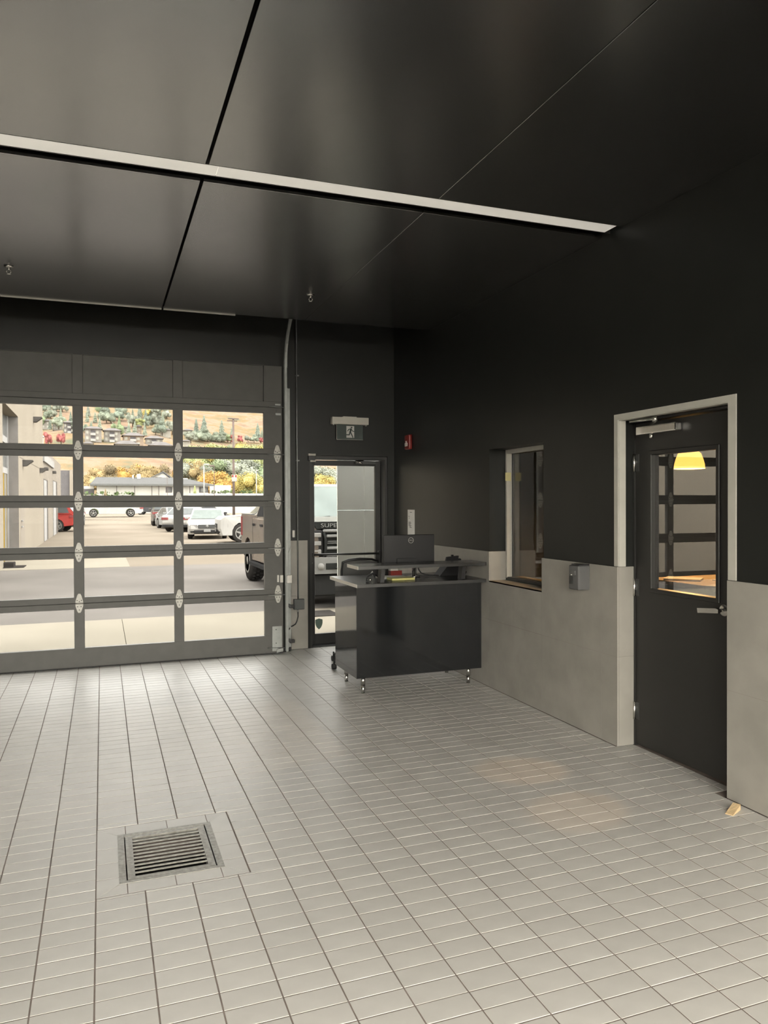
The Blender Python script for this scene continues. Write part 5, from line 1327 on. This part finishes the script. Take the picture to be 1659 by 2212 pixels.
        bm = new_bm(); bx(bm, xf0-0.05, xf0+0.12, s*(W/2-0.02), s*(W/2+0.16), zb+0.03, zb+0.17, bev=0.03); obj('mirror', bm, paint, t, local=True)
        for xx in (xm+0.25, xm-0.75):
            bm = new_bm(); bx(bm, xx, xx+0.2, s*(W/2-0.012), s*(W/2+0.012), zb-0.13, zb-0.09); obj('door_handle', bm, M_CDARK, t, local=True)
        for x in (fx, rx):
            wheel(x, s, W, r, t)
    fz = 0.50 if kind == 'sedan' else 0.62
    # front and rear details
    bm = new_bm(); bx(bm, h-0.10, h+0.012, -0.42, 0.42, fz+0.02, fz+0.20, bev=0.02); gr = obj('grille', bm, M_CDARK, t, local=True)
    for k in range(3):
        bm = new_bm(); bx(bm, h-0.02, h+0.020, -0.40, 0.40, fz+0.045+0.05*k, fz+0.060+0.05*k); obj('grille_bar', bm, M_CHROME, gr, local=True)
    bm = new_bm(); lathe(bm, [(0.001, 0.030), (0.055, 0.028), (0.065, 0.012)], (h, 0, fz+0.13), axis='x', n=16); obj('badge', bm, M_CHROME, gr, local=True)
    bm = new_bm(); bx(bm, h-0.12, h+0.004, -0.62, 0.62, fz-0.22, fz-0.06, bev=0.03); obj('lower_grille', bm, M_CDARK, t, local=True)
    bm = new_bm(); bx(bm, h+0.013, h+0.026, -0.16, 0.16, fz-0.14, fz+0.01); obj('licence_plate', bm, M_PLATE, t, local=True)
    for s in (-1, 1):
        bm = new_bm(); prism(bm, [(h-0.02, s*0.46), (h-0.10, s*(W/2-0.14)), (h-0.42, s*(W/2-0.035)), (h-0.42, s*(W/2-0.20)), (h-0.16, s*0.46)], 'z', fz+0.06, fz+0.20); obj('headlamp', bm, M_LAMPC, t, local=True)
        bm = new_bm(); bx(bm, h-0.20, h-0.03, s*(W/2-0.34), s*(W/2-0.14), fz-0.17, fz-0.10, bev=0.02); obj('fog_lamp', bm, M_CDARK, t, local=True)
        rz = 0.72 if kind == 'sedan' else 0.85
        bm = new_bm(); prism(bm, [(-h-0.012, s*0.40), (-h-0.012, s*(W/2-0.14)), (-h+0.10, s*(W/2-0.055)), (-h+0.35, s*(W/2-0.01)), (-h+0.35, s*(W/2-0.12)), (-h+0.06, s*0.40)], 'z', rz, rz+0.14); obj('tail_lamp', bm, M_LAMPR, t, local=True)
    bm = new_bm(); bx(bm, -h-0.022, -h-0.004, -0.16, 0.16, 0.60, 0.75); obj('rear_plate', bm, M_PLATE, t, local=True)
    bm = new_bm(); bx(bm, -h-0.012, -h+0.25, -W/2+0.10, W/2-0.10, z0+0.04, z0+0.20, bev=0.03); obj('rear_bumper', bm, M_CDARK, t, local=True)
    if kind == 'pickup':
        bm = new_bm(); bx(bm, -h+0.10, -0.66, -W/2+0.10, W/2-0.10, 1.2, 1.256); obj('bed_floor', bm, M_CDARK, t, local=True)
    return t
P_WHITE = ext('white_car_paint', (0.97, 0.95, 0.90), k=0.34, spec=0.02, rough=0.3, vary=0.02)
P_SILVER = ext('silver_car_paint', (0.66, 0.66, 0.64), k=0.36, spec=0.03, rough=0.3, vary=0.02)
P_RED = ext('red_car_paint', (0.86, 0.14, 0.12), k=0.34, spec=0.02, rough=0.3, vary=0.02)
P_GREY = ext('grey_car_paint', (0.46, 0.42, 0.38), k=0.50, spec=0.03, rough=0.3, vary=0.02)
P_DARK = ext('dark_car_paint', (0.20, 0.20, 0.21), k=0.50, spec=0.04, rough=0.25, vary=0.02)
P_BRONZE = ext('bronze_truck_paint', (0.42, 0.345, 0.285), k=0.45, spec=0.06, rough=0.12, vary=0.03)
def P(px, py, Y): v = at(px, py, Y); return (v[0], Y, ground_z(Y)-0.014)
rad = math.radians
car('sedan_car', 'white sedan with black lower grille facing the overhead door', P(449, 1150, 39.0), rad(-98), P_WHITE, 'sedan', L=4.85, W=1.86, glassm=M_PALEGLASS)
car('pickup_truck', 'white pickup parked nose left behind the bronze truck', (7.55, 33.0, 0.0), rad(177), P_WHITE, 'pickup', L=5.9, W=2.0, Hh=1.92, r=0.42, cat='truck')
car('suv_car', 'red sport utility vehicle by the corner of the beige building', P(86, 1140, 50.5), rad(168), P_RED, 'suv', L=4.6, W=1.88, Hh=1.68, r=0.36)
car('suv_car', 'silver vehicle with white plate behind the red one', P(147, 1135, 59.5), rad(-95), P_SILVER, 'suv', L=4.8, W=1.95, Hh=1.75, r=0.37, glassm=M_PALEGLASS)
car('pickup_truck', 'white pickup parked sideways far across the lot', P(245, 1112, 84), rad(180), P_WHITE, 'pickup', L=5.9, W=2.0, Hh=1.9, r=0.42, cat='truck')
car('suv_car', 'dark car far off just right of the distant white pickup', P(331, 1104, 97), rad(165), P_DARK, 'suv', L=4.6, Hh=1.65)
car('suv_car', 'grey sport utility vehicle left of the second door bar', P(356, 1125, 58.5), rad(88), P_GREY, 'suv', L=4.7, W=1.9, Hh=1.72, r=0.36)
car('sedan_car', 'silver car half hidden by the second door bar', P(381, 1128, 52.0), rad(-80), P_SILVER, 'sedan', L=4.7)
car('sedan_car', 'white sedan showing red tail lamps beside the second door bar', P(410, 1136, 48.5), rad(62), P_WHITE, 'sedan', L=4.7)
car('sedan_car', 'dark sedan behind the white sedans', P(444, 1130, 51.5), rad(35), P_DARK, 'sedan', L=4.7)

# ---- big bronze truck parked nose to the exit door (local: x to the right of the photo, y away, standing on z = 0)
tx, ty = 2.96, 11.40
tk2 = thing('heavy_pickup_truck', 'bronze heavy duty pickup with chrome grille outside the exit door', 'truck', (tx, ty, 0))
TW, TL = 2.03, 5.83
M_TGRILLE = ext('black_grille_mesh', (0.10, 0.105, 0.10), k=0.42)
M_TCHROME = ext('bright_chrome', (0.66, 0.66, 0.64), k=0.40, spec=0.03, rough=0.2)
M_BONNET = ext('bonnet_bronze', (0.60, 0.53, 0.45), k=0.62, spec=0.10, rough=0.12)  # paler copy of the truck bronze, sky reflection put into its colour
M_TGLASS = ext('truck_windscreen', (0.62, 0.72, 0.68), k=0.5, spec=0.05, rough=0.05)  # mirrored sky partly put into the pale base colour
def T(poly, x0, x1, name, m_, par=None):
    """side outline (y, z) given a width from x0 to x1"""
    bm = new_bm(); prism(bm, poly, 'x', x0, x1); return obj(name, bm, m_, par or tk2, local=True)
r = 0.43
fy, ry = 1.02, 5.02
def arch2(y, n=9):
    return [(y-1.16*r*math.cos(t), r+1.16*r*math.sin(t)) for t in [PI*k/(n-1) for k in range(n)]]
# flank outline: nose at y=0, tail at y=TL
flank = [(0.10, 0.55), (fy-0.52, 0.50)] + [(y, max(z, 0.50)) for y, z in arch2(fy)] + [(fy+0.52, 0.48), (ry-0.52, 0.48)] + [(y, max(z, 0.50)) for y, z in arch2(ry)] + [(ry+0.52, 0.55), (TL, 0.60), (TL, 1.42), (4.46, 1.42), (4.44, 1.36), (1.75, 1.33), (0.9, 1.38), (0.28, 1.34), (0.06, 1.20), (0.04, 0.8)]
for s, (x0, x1) in enumerate(((0.0, 0.22), (TW-0.22, TW))):
    o = T(flank, x0, x1, 'body_side', P_BRONZE)
    bev = o.modifiers.new('edge', 'BEVEL'); bev.width = 0.03; bev.segments = 2; bev.limit_method = 'ANGLE'
bm = new_bm()
for poly, x0, x1 in (([(0.30, 1.36), (0.9, 1.42), (1.8, 1.43), (1.8, 1.25), (0.30, 1.20)], 0.22, TW-0.22),):
    prism(bm, poly, 'x', x0, x1)
o = obj('bonnet', bm, M_BONNET, tk2, local=True)
T([(0.5, 0.55), (TL-0.1, 0.60), (TL-0.1, 0.75), (0.5, 0.75)], 0.25, TW-0.25, 'chassis', M_CDARK)
T([(4.48, 0.75), (TL-0.02, 0.75), (TL-0.02, 1.40), (TL-0.1, 1.40), (TL-0.1, 0.80), (4.48, 0.80)], 0.22, TW-0.22, 'bed', M_CDARK)
# cab
cab = [(1.62, 1.33), (2.34, 1.98), (2.75, 2.03), (4.24, 2.02), (4.40, 1.34)]
bm = new_bm()
cw = lambda z: 0.05+0.20*(z-1.33)/0.70
A = [bm.verts.new((cw(z), y, z)) for y, z in cab]; B = [bm.verts.new((TW-cw(z), y, z)) for y, z in cab]
n = len(cab)
for i in range(n): bm.faces.new((A[i], A[(i+1) % n], B[(i+1) % n], B[i]))
bm.faces.new(A[::-1]); bm.faces.new(B); obj('cab', bm, P_WHITE if False else M_BONNET, tk2, local=True)
bm = new_bm()
q = [(0.14, 1.66, 1.385), (TW-0.14, 1.66, 1.385), (TW-0.27, 2.28, 1.945), (0.27, 2.28, 1.945)]
lo_ = [bm.verts.new((x, y-0.014, z+0.014)) for x, y, z in q]; hi_ = [bm.verts.new((x, y-0.026, z+0.026)) for x, y, z in q]
bm.faces.new(lo_); bm.faces.new(hi_)
for k in range(4): bm.faces.new((lo_[k], lo_[(k+1) % 4], hi_[(k+1) % 4], hi_[k]))
ws = obj('windscreen', bm, M_TGLASS, tk2, local=True)
for x in (0.45, 1.2):
    bm = new_bm(); path(bm, [(x-0.25, 1.60, 1.395), (x+0.1, 1.62, 1.405), (x+0.42, 1.635, 1.425)], 0.012, 6); obj('wiper', bm, M_CDARK, ws, local=True)
for s in (0, 1):
    X = (lambda v: v) if s == 0 else (lambda v: TW-v)
    for (a0, a1, b0, b1) in ((2.02, 2.50, 3.08, 3.08), (3.16, 3.16, 4.26, 4.14)):
        bm = new_bm(); q = [(a0, 1.40), (a1, 1.92), (b1, 1.92), (b0, 1.40)]
        lo_ = [bm.verts.new((X(cw(z)-0.004), y, z)) for y, z in q]; hi_ = [bm.verts.new((X(cw(z)-0.014), y, z)) for y, z in q]
        bm.faces.new(lo_); bm.faces.new(hi_)
        for k in range(4): bm.faces.new((lo_[k], lo_[(k+1) % 4], hi_[(k+1) % 4], hi_[k]))
        obj('side_window', bm, M_CDARK, tk2, local=True)
    for y in (3.36, 4.16):
        bm = new_bm(); bx(bm, X(-0.025), X(0.0), y, y+0.20, 1.20, 1.25, bev=0.008); obj('door_handle', bm, M_CDARK, tk2, local=True)
    for y in (1.98, 3.12, 4.42):
        bm = new_bm(); bx(bm, X(-0.003), X(0.001), y, y+0.012, 0.52, 1.33); obj('door_gap', bm, M_CDARK, tk2, local=True)
    bm = new_bm(); bx(bm, X(-0.26), X(-0.04), 1.98, 2.08, 1.42, 1.78, bev=0.04, seg=2); bx(bm, X(-0.06), X(0.08), 2.0, 2.05, 1.46, 1.50); obj('mirror', bm, M_CDARK, tk2, local=True)
    bm = new_bm(); prism(bm, [(1.55, 0.40), (4.4, 0.40), (4.4, 0.46), (1.55, 0.46)], 'x', X(-0.10), X(0.12)); obj('running_board', bm, M_CDARK, tk2, local=True)
    bm = new_bm(); bx(bm, X(-0.006), X(0.03), TL-0.18, TL+0.01, 0.95, 1.38, bev=0.01); obj('tail_lamp', bm, M_LAMPR, tk2, local=True)
    bm = new_bm(); bx(bm, X(0.0), X(0.06), 4.50, TL-0.05, 1.42, 1.45, bev=0.006); obj('bed_rail', bm, M_TCHROME, tk2, local=True)
    for y in (fy, ry):
        bm = new_bm(); x0 = min(X(0.0), X(0.30))
        lathe(bm, [(r*0.60, 0.0), (r*0.93, 0.0), (r, 0.04), (r, 0.26), (r*0.93, 0.30), (r*0.60, 0.30)], (x0, y, r), axis='x', n=32)
        ty_ = obj('tyre', bm, M_TIRE, tk2, local=True)
        xo = X(-0.006)
        bm = new_bm(); lathe(bm, [(r*0.62, -0.006), (r*0.64, 0.006), (r*0.55, 0.006), (r*0.53, -0.006)], (xo, y, r), axis='x', n=28)
        for k in range(8):
            a = 2*PI*k/8; c, sn_ = math.cos(a), math.sin(a)
            prism(bm, [(y+c*0.07-sn_*0.03, r+sn_*0.07+c*0.03), (y+c*r*0.56-sn_*0.022, r+sn_*r*0.56+c*0.022), (y+c*r*0.56+sn_*0.022, r+sn_*r*0.56-c*0.022), (y+c*0.07+sn_*0.03, r+sn_*0.07-c*0.03)], 'x', xo-0.006, xo+0.006)
        lathe(bm, [(0.001, -0.008), (0.09, -0.008), (0.09, 0.008), (0.001, 0.008)], (xo, y, r), axis='x', n=16)
        obj('rim', bm, M_RIM, ty_, local=True)
        bm = new_bm()
        for k in range(26):
            a = 2*PI*k/26
            for xx in (0.05, 0.13, 0.20):
                cyy, czz = y+(r+0.004)*math.cos(a+xx*2), r+(r+0.004)*math.sin(a+xx*2)
                if czz < 0.02: continue
                bx(bm, x0+xx, x0+xx+0.055, cyy-0.018, cyy+0.018, czz-0.018, czz+0.018)
        o = obj('tread', bm, M_TIRE, ty_, local=True); o['kind'] = 'stuff'
# nose
bm = new_bm(); prism(bm, [(0.20, 1.255), (TW-0.20, 1.255), (TW-0.14, 1.365), (0.14, 1.365)], 'y', 0.10, 0.32); obj('nose_band', bm, M_TGRILLE, tk2, local=True)
lt = text_part('nose_letters', 'SUPER DUTY', 0.088, M_TCHROME, tk2, (0.262, 0.092, 1.308), (PI/2, 0, 0), extrude=0.006, align='LEFT')
lt.scale = (1.38, 1, 1)
bm = new_bm(); bx(bm, 0.30, TW-0.30, 0.08, 0.22, 0.83, 1.25, bev=0.02); gr = obj('grille', bm, M_TGRILLE, tk2, local=True)
bm = new_bm(); bx(bm, 0.29, TW-0.29, 0.025, 0.09, 1.205, 1.248, bev=0.012); obj('grille_bar', bm, M_TCHROME, gr, local=True)
for z in (1.145, 0.955, 0.845):
    bm = new_bm(); bx(bm, 0.34, TW-0.34, 0.025, 0.085, z-0.022, z+0.022, bev=0.010); obj('grille_bar', bm, M_TCHROME, gr, local=True)
for z in (1.060, 1.032):
    bm = new_bm(); bx(bm, 0.36, TW-0.36, 0.05, 0.085, z-0.006, z+0.006); obj('grille_bar', bm, M_TCHROME, gr, local=True)
bm = new_bm(); lathe(bm, [(0.001, -0.02), (0.10, -0.016), (0.115, 0.0)], (0, 0, 0), axis='y', n=24); bmesh.ops.scale(bm, verts=bm.verts, vec=(1.5, 1, 0.62)); bmesh.ops.translate(bm, verts=bm.verts, vec=(TW/2, 0.02, 1.05)); obj('badge', bm, M_TCHROME, gr, local=True)
for s in (0, 1):
    X = (lambda v: v) if s == 0 else (lambda v: TW-v)
    bm = new_bm(); bx(bm, X(0.03), X(0.295), 0.06, 0.30, 0.84, 1.24, bev=0.04, seg=2); hl = obj('headlamp', bm, M_CDARK, tk2, local=True)
    for z in (1.16, 1.03, 0.90):
        bm = new_bm(); bx(bm, X(0.06), X(0.26), 0.045, 0.065, z-0.035, z+0.035, bev=0.01); obj('lamp_lens', bm, M_LAMPC, hl, local=True)
    bm = new_bm(); path(bm, [(X(0.30), 0.04, 1.20), (X(0.32), 0.03, 1.10), (X(0.325), 0.03, 0.95), (X(0.30), 0.04, 0.82)], 0.018, 8); obj('lamp_surround', bm, M_TGRILLE, hl, local=True)
bm = new_bm(); prism(bm, [(0.02, 0.56), (TW-0.02, 0.56), (TW-0.01, 0.815), (0.01, 0.815)], 'y', -0.06, 0.12); bp = obj('front_bumper', bm, M_TCHROME, tk2, local=True)
bm = new_bm(); bx(bm, 0.30, TW-0.30, -0.068, -0.05, 0.625, 0.725, bev=0.006); obj('bumper_slot', bm, M_TGRILLE, bp, local=True)
for x in (0.22, TW-0.22):
    bm = new_bm(); lathe(bm, [(0.001, -0.075), (0.05, -0.072), (0.055, -0.055)], (x, 0, 0.675), axis='y', n=16); obj('fog_lamp', bm, M_LAMPC, bp, local=True)
for x in (0.5, TW-0.5):
    bm = new_bm(); path(bm, [(x-0.04, -0.03, 0.66), (x-0.04, -0.10, 0.65), (x+0.04, -0.10, 0.65), (x+0.04, -0.03, 0.66)], 0.014, 8); obj('tow_hook', bm, M_CDARK, bp, local=True)
bm = new_bm(); bx(bm, 0.12, TW-0.12, 0.0, 0.20, 0.20, 0.555, bev=0.03); obj('air_dam', bm, M_CDARK, tk2, local=True)
